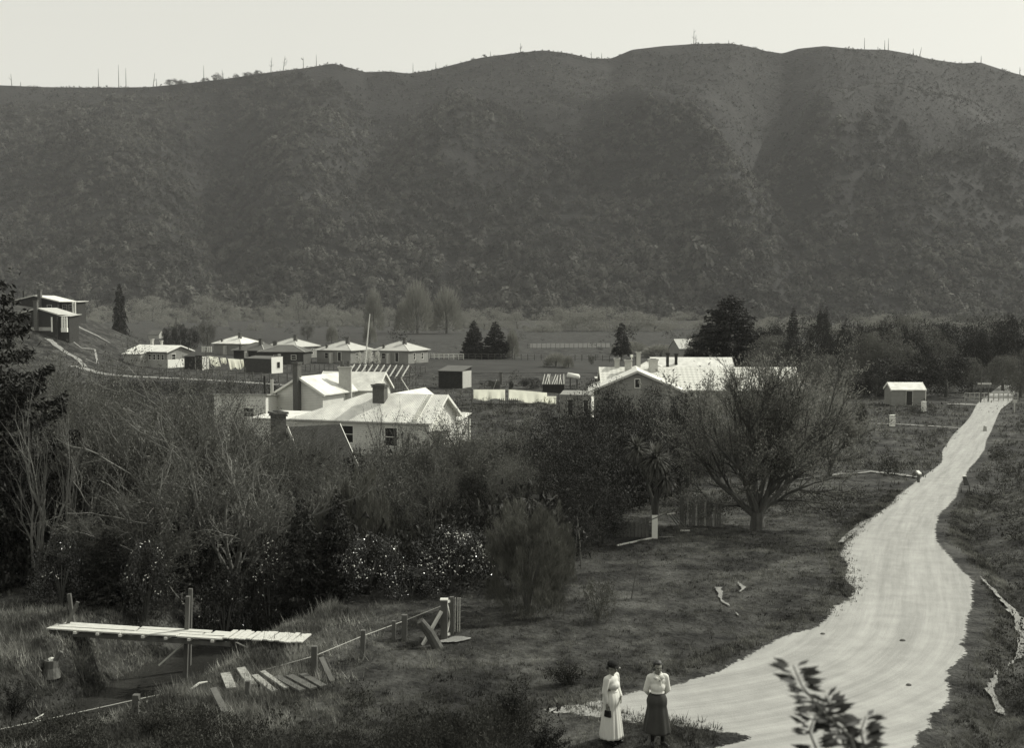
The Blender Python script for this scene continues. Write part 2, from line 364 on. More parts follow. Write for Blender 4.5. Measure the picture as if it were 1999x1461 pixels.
class MB:
    def __init__(s): s.v = []; s.f = []
    def add(s, vs, fs):
        b = len(s.v); s.v += [tuple(map(float, v)) for v in vs]; s.f += [tuple(i + b for i in f) for f in fs]; return s
    def box(s, c, d, rz=0, M=None):
        x, y, z = d[0] / 2, d[1] / 2, d[2] / 2
        vs = [Vector((sx * x, sy * y, sz * z)) for sz in (-1, 1) for sy in (-1, 1) for sx in (-1, 1)]
        if M is None: M = Matrix.Rotation(rz, 3, 'Z')
        vs = [M @ v + Vector(c) for v in vs]
        return s.add(vs, [(0, 2, 3, 1), (4, 5, 7, 6), (0, 1, 5, 4), (2, 6, 7, 3), (0, 4, 6, 2), (1, 3, 7, 5)])
    def bar(s, a, b, w, h=None, up=(0, 0, 1)):
        """square bar from a to b"""
        h = h or w; a = Vector(a); b = Vector(b); d = b - a; l = d.length
        if l < 1e-5: return s
        z = d / l; u = Vector(up)
        if abs(z.dot(u)) > .95: u = Vector((0, 1, 0))
        x = u.cross(z).normalized(); y = z.cross(x)
        M = Matrix((x, y, z)).transposed()
        return s.box((a + b) / 2, (w, h, l), M=M)
    def tube(s, pts, rad, n=7, cap=True):
        pts = [Vector(p) for p in pts]; k = len(pts)
        if not hasattr(rad, '__len__'): rad = [rad] * k
        b = len(s.v); px = None
        for i, p in enumerate(pts):
            d = (pts[min(i + 1, k - 1)] - pts[max(i - 1, 0)]).normalized()
            if px is None:
                u = Vector((0, 0, 1)) if abs(d.z) < .9 else Vector((1, 0, 0))
                px = u.cross(d).normalized()
            else:
                px = (px - d * px.dot(d)).normalized()
            py = d.cross(px)
            for j in range(n):
                a = 2 * math.pi * j / n
                q = p + (px * math.cos(a) + py * math.sin(a)) * rad[i]; s.v.append(tuple(q))
        for i in range(k - 1):
            for j in range(n):
                s.f.append((b + i * n + j, b + i * n + (j + 1) % n, b + (i + 1) * n + (j + 1) % n, b + (i + 1) * n + j))
        if cap and n > 2:
            s.f.append(tuple(b + j for j in range(n - 1, -1, -1))); s.f.append(tuple(b + (k - 1) * n + j for j in range(n)))
        return s
    def ell(s, c, r, M=None, nu=12, nv=8):
        b = len(s.v); c = Vector(c)
        for i in range(nv + 1):
            th = math.pi * i / nv
            for j in range(nu):
                ph = 2 * math.pi * j / nu
                v = Vector((r[0] * math.sin(th) * math.cos(ph), r[1] * math.sin(th) * math.sin(ph), r[2] * math.cos(th)))
                if M: v = M @ v
                s.v.append(tuple(v + c))
        for i in range(nv):
            for j in range(nu):
                s.f.append((b + i * nu + j, b + (i + 1) * nu + j, b + (i + 1) * nu + (j + 1) % nu, b + i * nu + (j + 1) % nu))
        return s
    def prism(s, poly, axis, a, b):
        """extrude a 2D polygon (ccw) along axis 'x','y' or 'z' from a to b"""
        n = len(poly)
        def mk(p, t): return (t, p[0], p[1]) if axis == 'x' else ((p[0], t, p[1]) if axis == 'y' else (p[0], p[1], t))
        vs = [mk(p, a) for p in poly] + [mk(p, b) for p in poly]
        return s.add(vs, [tuple(range(n - 1, -1, -1)), tuple(range(n, 2 * n))] + [(i, (i + 1) % n, n + (i + 1) % n, n + i) for i in range(n)])
    def mesh(s, name, m, smooth=False): return new_mesh(name, s.v, s.f, m, smooth)
    def build(s, name, m, parent=None, smooth=False, loc=(0, 0, 0), rz=0): return link(name, s.mesh(name, m, smooth), parent, loc, rz)
# ================================================================== ground, hills, road, water
def grid_mesh(name, X, Y, Z, m, uv=None, smooth=True, edge=None):
    r, c = X.shape
    v = np.stack([X, Y, Z], -1).reshape(-1, 3)
    i = np.arange(r * c).reshape(r, c)
    f = np.stack([i[:-1, :-1], i[:-1, 1:], i[1:, 1:], i[1:, :-1]], -1).reshape(-1, 4)
    me = new_mesh(name, v, f, m, smooth)
    if uv is not None:
        lay = me.uv_layers.new(name='UVMap'); U = uv.reshape(-1, 2)[f.ravel()]
        lay.data.foreach_set('uv', U.astype(np.float32).ravel())
    if edge is not None:
        lay = me.uv_layers.new(name='EdgeMap'); U = np.stack([edge, edge * 0], -1).reshape(-1, 2)[f.ravel()]
        lay.data.foreach_set('uv', U.astype(np.float32).ravel())
    return me
ys = np.concatenate([np.geomspace(6, 60, 330), np.geomspace(60.4, 230, 140), np.geomspace(233, HY0, 60)])
ys = np.concatenate([np.linspace(-14, 5.7, 34), ys])
ks = np.linspace(-1, 1, 520); ks = np.sign(ks) * np.abs(ks) ** 1.15
YY, KK = np.meshgrid(ys, ks, indexing='ij'); XX = KK * (YY + 26) * .72
structure('ground', grid_mesh('ground', XX, YY, gz(XX, YY), M_grass))
ys = np.concatenate([np.linspace(HY0, HY1, 170), np.linspace(HY1 + 4, HY1 + 700, 24)]); ks = np.linspace(-1, 1, 420)
YY, KK = np.meshgrid(ys, ks, indexing='ij'); XX = KK * (YY + 26) * .72
structure('hills', grid_mesh('hills', XX, YY, gz(XX, YY), M_hill))
# road
nC = 60
wob = lambda v, s: (vnoise(v / 9.0, v * 0 + s, 5) - .5) * 2
yy = ROADL[:, 1]
scl = np.clip(40 / yy, .3, 1)
xl = ROADL[:, 0] + .25 * wob(rv / 2, 1.5) - .25; xr = ROADR[:, 0] + .25 * wob(rv / 2, 8.5) + .25
T = np.linspace(0, 1, nC)
X = xl[:, None] * (1 - T) + xr[:, None] * T; Y = np.repeat(yy[:, None], nC, 1)
Z = gz(X, Y) + .008 + .0009 * np.maximum(Y - 22, 0)
kp = [G0(u, v) for u, v in ((1971,757),(1932,815),(1893,870),(1840,930),(1793,985),(1760,1045),(1752,1110),(1752,1180),(1735,1245),(1680,1300),(1570,1345),(1400,1378),(1200,1398),(1000,1410),(700,1430))]
kq = np.array([(p_.x, p_.y) for p_ in kp]); tt = np.linspace(0, len(kq) - 1, 160)     # wheel ruts follow this line round the bend
inner = np.stack([np.interp(tt, np.arange(len(kq)), kq[:, k_]) for k_ in (0, 1)], 1)
for _ in range(14): inner[1:-1] = (inner[:-2] + inner[1:-1] * 2 + inner[2:]) / 4
s_len = np.concatenate([[0], np.cumsum(np.hypot(np.diff([q[0] for q in inner]), np.diff([q[1] for q in inner])))])
dL, pL = pdist(X, Y, inner)
si = np.clip(pL.astype(int), 0, len(inner) - 2); dd_ = inner[si + 1] - inner[si]; dL = dL * np.sign(dd_[..., 0] * (Y - inner[si][..., 1]) - dd_[..., 1] * (X - inner[si][..., 0]))
UVv = np.stack([dL, np.interp(pL, np.arange(len(s_len)), s_len)], -1)
T_ = np.repeat(T[None, :], len(yy), 0); Wr = (xr - xl)[:, None]
structure('road', grid_mesh('road', X, Y, Z, M_road, UVv, edge=np.minimum(pdist(X, Y, list(zip(xl, yy)))[0], pdist(X, Y, list(zip(xr, yy)))[0])))
def strip(name, pts, widths, m, up=.03, jitter=.25, seed=0, step=.5):
    """pts: world points along a path, draped on the land"""
    pts = [Vector(p) for p in pts]; out = []
    for i in range(len(pts) - 1):
        a, b = pts[i], pts[i + 1]; n = max(2, int((b - a).length / step)); wa, wb = widths[i], widths[i + 1]
        for k in range(n):
            t = k / n; out.append((a.lerp(b, t), wa + (wb - wa) * t))
    out.append((pts[-1], widths[-1]))
    rng = np.random.default_rng(seed); rows = []
    for i, (p, w) in enumerate(out):
        q = out[min(i + 1, len(out) - 1)][0] - out[max(i - 1, 0)][0]; nrm = Vector((-q.y, q.x)).normalized()
        w1 = w * (.5 + jitter * (rng.random() - .5)); w2 = w * (.5 + jitter * (rng.random() - .5))
        rows.append([(p.x + nrm.x * t, p.y + nrm.y * t) for t in (-w1, -w1 * .5, 0, w2 * .5, w2)])
    A = np.array(rows); Zs = gz(A[..., 0], A[..., 1]) + up
    W_ = np.hypot(A[:, 0, 0] - A[:, -1, 0], A[:, 0, 1] - A[:, -1, 1])[:, None]
    return structure(name, grid_mesh(name, A[..., 0], A[..., 1], Zs, m, edge=np.array([[0, .25, .5, .25, 0]]) * W_))
strip('path', [G0(u, v) for u, v in ((1560,940),(1640,928),(1700,925),(1760,930),(1792,935))], (.4, .5, .7, .9, .4), M_path, seed=1, up=.06)
strip('path', [G0(u, v) for u, v in ((1700,828),(1760,830),(1830,834),(1880,838))], (.6, .8, .8, .4), M_path, seed=2, up=.06)
strip('path', [G0(u, v) for u, v in ((1850,790),(1880,790),(1910,792))], (1.4, 2.2, 1.5), M_path, seed=12, up=.06)
strip('path', [S(u, y) for u, y in ((150,205),(235,196),(330,190),(430,183),(520,176),(600,168))], (2.2, 2.4, 2.4, 2.2, 2.0, 1.2), M_path, seed=3, up=.05, step=2)
strip('path', [G(u, v) for u, v in ((1640,1062),(1665,1040),(1700,1014))], (.3, .35, .2), M_path, seed=4, up=.05)
strip('path', [G(u, v) for u, v in ((1905,1120),(1925,1142),(1952,1170),(1975,1195),(1992,1222),(1999,1250),(1992,1285),(1965,1308))], (.1, .18, .28, .4, .45, .4, .25, .1), M_path, seed=5, up=.06, step=.2, jitter=.5)
strip('path', [G(u, v) for u, v in ((1948,1308),(1940,1335),(1932,1355),(1945,1378),(1955,1400))], (.1, .22, .3, .28, .3), M_path, seed=6, up=.06, step=.15, jitter=.5)
strip('path', [G(u, v) for u, v in ((1402,1150),(1408,1175),(1430,1192),(1446,1208))], (.28, .2, .12, .15), M_path, seed=7, up=.05, step=.2, jitter=.5)
strip('path', [G(u, v) for u, v in ((1440,1140),(1452,1150),(1440,1166))], (.12, .3, .1), M_path, seed=8, up=.05, step=.2, jitter=.5)
strip('path', [G(u, v) for u, v in ((860,1256),(890,1252),(920,1250))], (.3, .35, .2), M_path, seed=9, up=.05, step=.2)
strip('path', [G(u, v) for u, v in ((1285,1052),(1305,1051),(1325,1052))], (.15, .22, .1), M_path, seed=10, up=.05, step=.2)
# paths up the knoll with the hillside houses
strip('path', [S(u, y) for u, y in ((95,219),(120,215),(150,212),(165,206),(135,203))], (1.5, 1.4, 1.2, 1.2, 1), M_path, seed=13, up=.08, step=1)
strip('path', [S(u, y) for u, y in ((130,226),(160,222),(185,226),(190,212),(165,214))], (.5, .5, .5, .5, .4), M_path, seed=14, up=.08, step=1)
strip('path', [S(u, y) for u, y in ((135,244),(160,242),(190,243),(215,242))], (1, 1.6, 1.4, .6), M_path, seed=15, up=.08, step=1)
# fields
def field(name, pts, m, up=.05):
    v = [(p[0], p[1], -3.5 + up) for p in pts]
    return structure(name, new_mesh(name, v, [tuple(range(len(v)))], m))
field('paddock', [(PX(840, 205), 205), (PX(1190, 205), 205), (PX(1185, 255), 255), (PX(985, 262), 262), (PX(850, 245), 245)], M_field)
field('paddock', [(PX(1035, 330), 330), (PX(1192, 335), 335), (PX(1190, 375), 375), (PX(1035, 372), 372)], M_fieldp, .06)
field('paddock', [(PX(420, 420), 420), (PX(880, 400), 400), (PX(900, 640), 640), (PX(460, 640), 640)], M_field, .04)
# water in the gully
gy = []
for i in range(len(GULLY) - 1):
    a, b = Vector(GULLY[i]), Vector(GULLY[i + 1]); n = 8
    gy += [a.lerp(b, k / n) for k in range(n)]
A = []
for i, p in enumerate(gy):
    q = gy[min(i + 1, len(gy) - 1)] - gy[max(i - 1, 0)]; nrm = Vector((-q.y, q.x)).normalized()
    A.append([(p.x + nrm.x * t, p.y + nrm.y * t) for t in (-1.9, -.6, .6, 1.9)])
A = np.array(A); structure('water', grid_mesh('water', A[..., 0], A[..., 1], np.full(A.shape[:2], -1.22), M_water))

# ================================================================== vegetation generators
def leaf_quads(C, D, N, length, width):
    """rhombus leaves: centres, long directions, normals (all (n,3)), sizes (n,)"""
    D = D / (np.linalg.norm(D, axis=1, keepdims=True) + 1e-9)
    Wd = np.cross(N, D); Wd /= (np.linalg.norm(Wd, axis=1, keepdims=True) + 1e-9)
    l = np.broadcast_to(np.asarray(length), (len(C),))[:, None] / 2; w = np.broadcast_to(np.asarray(width), (len(C),))[:, None] / 2
    V = np.stack([C - D * l, C + Wd * w, C + D * l, C - Wd * w], 1).reshape(-1, 3)
    Fc = np.arange(len(C) * 4).reshape(-1, 4)
    return V, Fc
def rdir(rng, n):
    v = rng.normal(size=(n, 3)); return v / np.linalg.norm(v, axis=1, keepdims=True)
def crown_mesh(name, seed, n, envelope, lumps, lump_r, leaf, m, up=.3, core=True, aspect=.55, hollow=.75):
    """foliage: clumps spread through an envelope (list of (height fraction, radius fraction)); unit size 1 high, radius 1"""
    rng = np.random.default_rng(seed)
    hz = np.array([e[0] for e in envelope]); hr = np.array([e[1] for e in envelope])
    h = rng.uniform(hz[0], hz[-1], lumps * 4); r = np.interp(h, hz, hr); keep = rng.random(len(h)) < (r / r.max()) ** 1.1 + .08
    h = h[keep][:lumps]; r = r[keep][:lumps]; k = len(h)
    th = rng.uniform(0, 2 * np.pi, k); rr = r * (hollow + (1 - hollow) * rng.random(k)) * np.sqrt(rng.uniform(.45, 1, k))
    C = np.stack([rr * np.cos(th), rr * np.sin(th), h], 1); LR = lump_r * rng.uniform(.55, 1.35, k)
    idx = rng.integers(0, k, n)
    d = rdir(rng, n); d[:, 2] = d[:, 2] * .8 + .25
    d /= np.linalg.norm(d, axis=1, keepdims=True)
    rad = LR[idx] * rng.uniform(.55, 1.08, n) ** .6
    pos = C[idx] + d * rad[:, None] * np.array([1, 1, .62])
    N = d + rdir(rng, n) * .7; N[:, 2] += up; N /= np.linalg.norm(N, axis=1, keepdims=True)
    sz = leaf * rng.uniform(.6, 1.5, n)
    V, Fc = leaf_quads(pos, rdir(rng, n), N, sz, sz * aspect)
    return V, Fc
def scaled(VF, sx, sy, sz):
    V, Fc = VF; return V * np.array([sx, sy, sz]), Fc
def join(parts):
    Vs, Fs, I = [], [], []; b = 0
    for (V, Fc), mi in parts:
        Vs.append(V); Fs.append(Fc + b); I.append(np.full(len(Fc), mi)); b += len(V)
    return np.concatenate(Vs), np.concatenate(Fs), np.concatenate(I)
def tubes_np(segs, sides=3):
    """segs: list of (pts (k,3), radii (k)) -> quads"""
    Vs, Fs = [], []; b = 0
    ang = 2 * np.pi * np.arange(sides) / sides; ca, sa = np.cos(ang), np.sin(ang)
    for pts, rad in segs:
        k = len(pts); d = np.gradient(pts, axis=0); d /= (np.linalg.norm(d, axis=1, keepdims=True) + 1e-9)
        ref = np.array([0, 0, 1.]) if abs(d[0, 2]) < .8 else np.array([1., 0, 0])
        x = np.cross(ref, d); x /= (np.linalg.norm(x, axis=1, keepdims=True) + 1e-9); y = np.cross(d, x)
        V = pts[:, None, :] + rad[:, None, None] * (x[:, None, :] * ca[None, :, None] + y[:, None, :] * sa[None, :, None])
        Vs.append(V.reshape(-1, 3))
        i = np.arange(k * sides).reshape(k, sides); j = np.roll(i, -1, 1)
        Fs.append(np.stack([i[:-1], j[:-1], j[1:], i[1:]], -1).reshape(-1, 4) + b); b += k * sides
    return np.concatenate(Vs), np.concatenate(Fs)
def branch_tree(seed, H, limbs, spread, levels=4, kids=(3, 4), r0=.12, ratio=.62, up=.25, droop=0, wiggle=.12, forkz=.15, limb_l=.62, ang=(25, 50)):
    """returns thick segments, twig segments, twig tip positions+directions"""
    rng = np.random.default_rng(seed); thick, thin, tips = [], [], []
    def go(p, d, l, r, lv):
        k = 5 if lv < levels else 3
        pts = [p]; dd = d.copy()
        for i in range(k - 1):
            dd = dd + rng.normal(size=3) * wiggle; dd[2] += (up if lv < levels - 1 else up - droop) * .12; dd /= np.linalg.norm(dd)
            pts.append(pts[-1] + dd * l / (k - 1))
        pts = np.array(pts); rad = np.linspace(r, r * (.62 if lv < levels else .35), k)
        (thick if lv <= 1 else thin).append((pts, rad))
        if lv >= levels - 1: tips.append((pts, dd))
        if lv >= levels: return
        n = rng.integers(kids[0], kids[1] + 1)
        for i in range(n):
            t = (i + 1) / n if i == n - 1 else rng.uniform(.3, .95)
            q = pts[min(int(t * (k - 1)), k - 1)] if t < 1 else pts[-1]
            a = R(rng.uniform(*ang)); ph = rng.uniform(0, 2 * np.pi)
            ref = np.array([0, 0, 1.]) if abs(dd[2]) < .9 else np.array([1., 0, 0])
            x = np.cross(ref, dd); x /= np.linalg.norm(x); y = np.cross(dd, x)
            nd = dd * math.cos(a) + (x * math.cos(ph) + y * math.sin(ph)) * math.sin(a); nd[2] += up * .35 - (droop if lv >= levels - 2 else 0); nd /= np.linalg.norm(nd)
            go(q, nd, l * ratio * rng.uniform(.75, 1.25), max(r * .48, .0045), lv + 1)
    base = np.array([0, 0, 0.]); top = np.array([0, 0, forkz * H])
    thick.append((np.array([base - [0, 0, .3], base, top * .6, top]), np.array([r0 * 1.5, r0 * 1.25, r0 * 1.02, r0])))
    for i in range(limbs):
        ph = 2 * np.pi * (i + rng.uniform(-.3, .3)) / limbs; a = R(rng.uniform(*spread))
        d = np.array([math.cos(ph) * math.sin(a), math.sin(ph) * math.sin(a), math.cos(a)])
        go(top - [0, 0, rng.uniform(0, forkz * H * .4)], d, H * limb_l * .5 * rng.uniform(.8, 1.2), r0 * .5, 1)
    return thick, thin, tips
def tip_leaves(tips, seed, per, size, aspect=.35, spread=.08):
    rng = np.random.default_rng(seed)
    A = np.array([t[0][rng.integers(0, len(t[0]))] * 0 + t[0][0] for t in tips]); B = np.array([t[0][-1] for t in tips])
    A = np.repeat(A, per, 0); B = np.repeat(B, per, 0); t = rng.random((len(A), 1))
    C = A + (B - A) * t + rng.normal(size=A.shape) * spread
    sz = size * rng.uniform(.6, 1.4, len(C))
    return leaf_quads(C, (B - A) / (np.linalg.norm(B - A, axis=1, keepdims=True) + 1e-9) + rdir(rng, len(C)) * .9, rdir(rng, len(C)), sz, sz * aspect)
def put_tree(name, label, cat, loc, trunk_me, crown_me, sx=1, sz=1, rz=0, group=None, lean=(0, 0), crown_name='crown', trunk_name='trunk'):
    t = thing(name, label, cat, loc, rz, group); t.scale = (sx, sx, sz); t.rotation_euler = (lean[0], lean[1], rz)
    if trunk_me: link(trunk_name, trunk_me, t)
    if crown_me: link(crown_name, crown_me, t)
    return t
# prototypes (unit height 1, crown radius as given; scaled when placed)
def trunk_unit(seed, h=.5, r=.03, branches=5):
    rng = np.random.default_rng(seed); segs = []
    pts = np.array([[0, 0, -.03], [0, 0, 0], [rng.normal() * .01, rng.normal() * .01, h * .5], [rng.normal() * .02, rng.normal() * .02, h]])
    segs.append((pts, np.array([r * 1.4, r * 1.2, r, r * .6])))
    for i in range(branches):
        a = rng.uniform(0, 6.28); q = pts[2] + (pts[3] - pts[2]) * rng.random(); e = q + np.array([math.cos(a) * .22, math.sin(a) * .22, rng.uniform(.1, .3)])
        segs.append((np.array([q, (q + e) / 2 + rng.normal(size=3) * .01, e]), np.array([r * .5, r * .35, r * .15])))
    return tubes_np(segs, 6)
ROUND = [(.12, .45), (.3, .9), (.5, 1), (.7, .88), (.88, .55), (.96, .2)]
DOME = [(.05, .8), (.2, 1), (.45, 1), (.7, .82), (.88, .5), (.97, .15)]
def cm(name, VF, m, mats=None, midx=None): return new_mesh(name, VF[0], VF[1], m, False, mats, midx)
TRU = [cm('trunk', trunk_unit(s), M_bark) for s in (1, 2)]
# crowns are 1 high, radius .5
def unit_crown(seed, n, env, lumps, lr, leaf, m, **k): return cm('crown', scaled(crown_mesh('crown', seed, n, env, lumps, lr, leaf, m, **k), .5, .5, 1), m)
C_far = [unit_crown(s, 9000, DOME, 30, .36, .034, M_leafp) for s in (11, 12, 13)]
C_dark = [unit_crown(s, 11000, ROUND, 46, .30, .034, M_leafd, hollow=.6) for s in (21, 22, 23)]
C_mid = [unit_crown(s, 11000, ROUND, 46, .30, .034, M_leafm, hollow=.6) for s in (31, 32)]
def wire_crown(seed, m, n=2600):
    """feathery willow crown: many fine upward wands"""
    rng = np.random.default_rng(seed); segs = []
    for i in range(n):
        a = rng.uniform(0, 6.28); el = math.asin(rng.uniform(-.05, 1)); rr = rng.uniform(.55, .98)
        d = np.array([math.cos(a) * math.cos(el) * .5, math.sin(a) * math.cos(el) * .5, math.sin(el) * .88]) * rr
        b = d * .72 + np.array([0, 0, .08]); e = d + np.array([0, 0, .1]) + rng.normal(size=3) * .02
        segs.append((b, e, rng.uniform(.002, .004)))
    B = np.array([s[0] for s in segs]); E = np.array([s[1] for s in segs]); w = np.array([s[2] for s in segs])
    D = E - B; return leaf_quads((B + E) / 2, D, rdir(rng, n), np.linalg.norm(D, axis=1), w * 4)
C_feather = [cm('crown', wire_crown(s, None), M_leafp) for s in (41, 42)]
def conifer_unit(seed, tiers=17, per=11, leaf=.03, n=120, droop=.25, shape=1.0, m=None, top=.0, sparse=0, wid=.5):
    """unit-high conifer, radius .5 at the base"""
    rng = np.random.default_rng(seed); C, D, N = [], [], []
    for t in range(tiers):
        f = t / (tiers - 1); z = .06 + .9 * f; rad = wid * ((1 - f) ** shape) * rng.uniform(.82, 1.08) + .02
        for k in range(max(4, int(per * (1 - f * .6)))):
            a = rng.uniform(0, 6.28); L_ = rad * rng.uniform(.75, 1.12)
            if rng.random() < sparse: continue
            cnt = max(6, int(n * (L_ / wid)))
            s = np.sqrt(rng.random(cnt)); side = rng.normal(size=cnt) * .055 * (1.15 - s) * 1.6
            x = L_ * s; zz = z - droop * L_ * s + droop * .9 * L_ * s ** 3 + rng.normal(size=cnt) * .008
            C.append(np.stack([x * math.cos(a) - side * math.sin(a), x * math.sin(a) + side * math.cos(a), zz], 1))
            dd = np.tile([math.cos(a), math.sin(a), -.15], (cnt, 1)) + rng.normal(size=(cnt, 3)) * .55
            D.append(dd); nn = rng.normal(size=(cnt, 3)) * .5; nn[:, 2] += .8; N.append(nn)
    C = np.concatenate(C); D = np.concatenate(D); N = np.concatenate(N); sz = leaf * rng.uniform(.7, 1.5, len(C))
    return leaf_quads(C, D, N, sz, sz * .38)
trunk_con = cm('trunk', tubes_np([(np.array([[0, 0, -.03], [0, 0, .3], [0, 0, .97]]), np.array([.022, .017, .003]))], 6), M_bark)
C_pine = [cm('crown', conifer_unit(58, tiers=24, per=18, leaf=.04, n=120, shape=.5, droop=-.1), M_leafd)]
C_con = [cm('crown', conifer_unit(s, tiers=26, per=17, leaf=.036, n=120, shape=.8, droop=.15), M_leafd) for s in (51, 52)]
C_fine = [cm('crown', conifer_unit(s, tiers=24, per=20, leaf=.034, n=90, shape=.8, droop=.1, wid=.5), M_leafd) for s in (55,)]
C_cyp = [cm('crown', conifer_unit(s, tiers=26, per=12, leaf=.045, n=60, shape=.55, droop=-.6, wid=.5), M_leafd) for s in (57,)]
# big ragged pine for the left foreground
C_big = cm('crown', conifer_unit(61, tiers=22, per=12, leaf=.022, n=430, droop=.35, shape=.55, sparse=.12), M_leafd)
def broom_unit(seed, n, m, w=.005, out=.5, base=.14, bush=0):
    rng = np.random.default_rng(seed)
    if bush == 0:          # feathery dome: short wands all over an egg shaped volume, swept up and out
        k = 170; th = rng.uniform(0, 6.28, k); hc = rng.uniform(.02, .84, k); rc = out * np.sqrt(np.clip(1 - ((hc - .36) / .64) ** 2, 0, 1)) * rng.uniform(.25, .88, k)
        i = rng.integers(0, k, n); t = rng.random(n) ** .7
        ax = np.stack([np.cos(th) * rc * 1.0, np.sin(th) * rc, hc], 1); up = np.stack([np.cos(th) * .32, np.sin(th) * .32, np.ones(k)], 1) * np.array([1, 1, 1.]); up *= rng.uniform(.08, .19, (k, 1))
        Bp = ax[i] + up[i] * t[:, None] + rng.normal(size=(n, 3)) * np.array([.05, .05, .045]) * (1.15 - t[:, None])
        Dp = up[i] / np.linalg.norm(up[i], axis=1, keepdims=True) + rng.normal(size=(n, 3)) * .28
        Bp[:, 2] = np.maximum(Bp[:, 2], .03)
        return leaf_quads(Bp, Dp, rdir(rng, n), rng.uniform(.03, .09, n), w * rng.uniform(.5, 1.3, n))
    a = rng.uniform(0, 6.28, n); el = rng.uniform(0, 1, n) ** .7; hh = rng.uniform(.45, 1, n)
    r0 = rng.uniform(0, base, n); r1 = out * el * (1.0 - .15 * rng.random(n))
    zb = rng.uniform(.0, .55, n) * hh
    B = np.stack([(r0 + (r1 - r0) * (zb / hh) ** .8) * np.cos(a), (r0 + (r1 - r0) * (zb / hh) ** .8) * np.sin(a), zb], 1)
    zt = np.minimum(zb + rng.uniform(.10, .24, n), hh * (1 - .38 * el ** 2) * (1 + .12 * rng.normal(size=n))); zt = np.maximum(zt, zb + .04)
    rt = r0 + (r1 - r0) * (zt / hh) ** .8 + .02
    a2 = a + rng.normal(size=n) * .10; rt = rt * (1 + .08 * rng.normal(size=n))
    E = np.stack([rt * np.cos(a2), rt * np.sin(a2), zt], 1)
    D = E - B; return leaf_quads((B + E) / 2, D, rdir(rng, n), np.linalg.norm(D, axis=1) * .8, w * rng.uniform(.6, 1.6, n))
C_broom = [cm('crown', broom_unit(s, 30000, None), M_broom) for s in (71, 72)]
stems = cm('trunk', tubes_np([(np.array([[0, 0, -.03], [math.cos(a) * .06, math.sin(a) * .06, .25], [math.cos(a) * .16, math.sin(a) * .16, .55]]), np.array([.014, .01, .005])) for a in np.linspace(0, 5.6, 7)], 5), M_bark)
def palm_head(seed, n=300, L_=.82, w=.065, low=-1.2):
    rng = np.random.default_rng(seed); Vs, Fs = [], []; b = 0
    for i in range(n):
        a = rng.uniform(0, 6.28); el = rng.uniform(low, 1.35); l = L_ * rng.uniform(.75, 1.1)
        d = np.array([math.cos(a) * math.cos(el), math.sin(a) * math.cos(el), math.sin(el)]); side = np.array([-math.sin(a), math.cos(a), 0])
        pts = [d * l * t - np.array([0, 0, .34 * l * t * t * (1 if el < .9 else .3)]) for t in (0, .35, .7, 1)]
        ws = (w * .5, w, w * .7, .002)
        V = []
        for p, ww in zip(pts, ws): V += [p - side * ww / 2, p + side * ww / 2]
        Vs.append(np.array(V)); Fs.append(np.array([[0, 1, 3, 2], [2, 3, 5, 4], [4, 5, 7, 6]]) + b); b += 8
    return np.concatenate(Vs), np.concatenate(Fs)
C_palm = cm('crown', palm_head(81), M_leafm); 
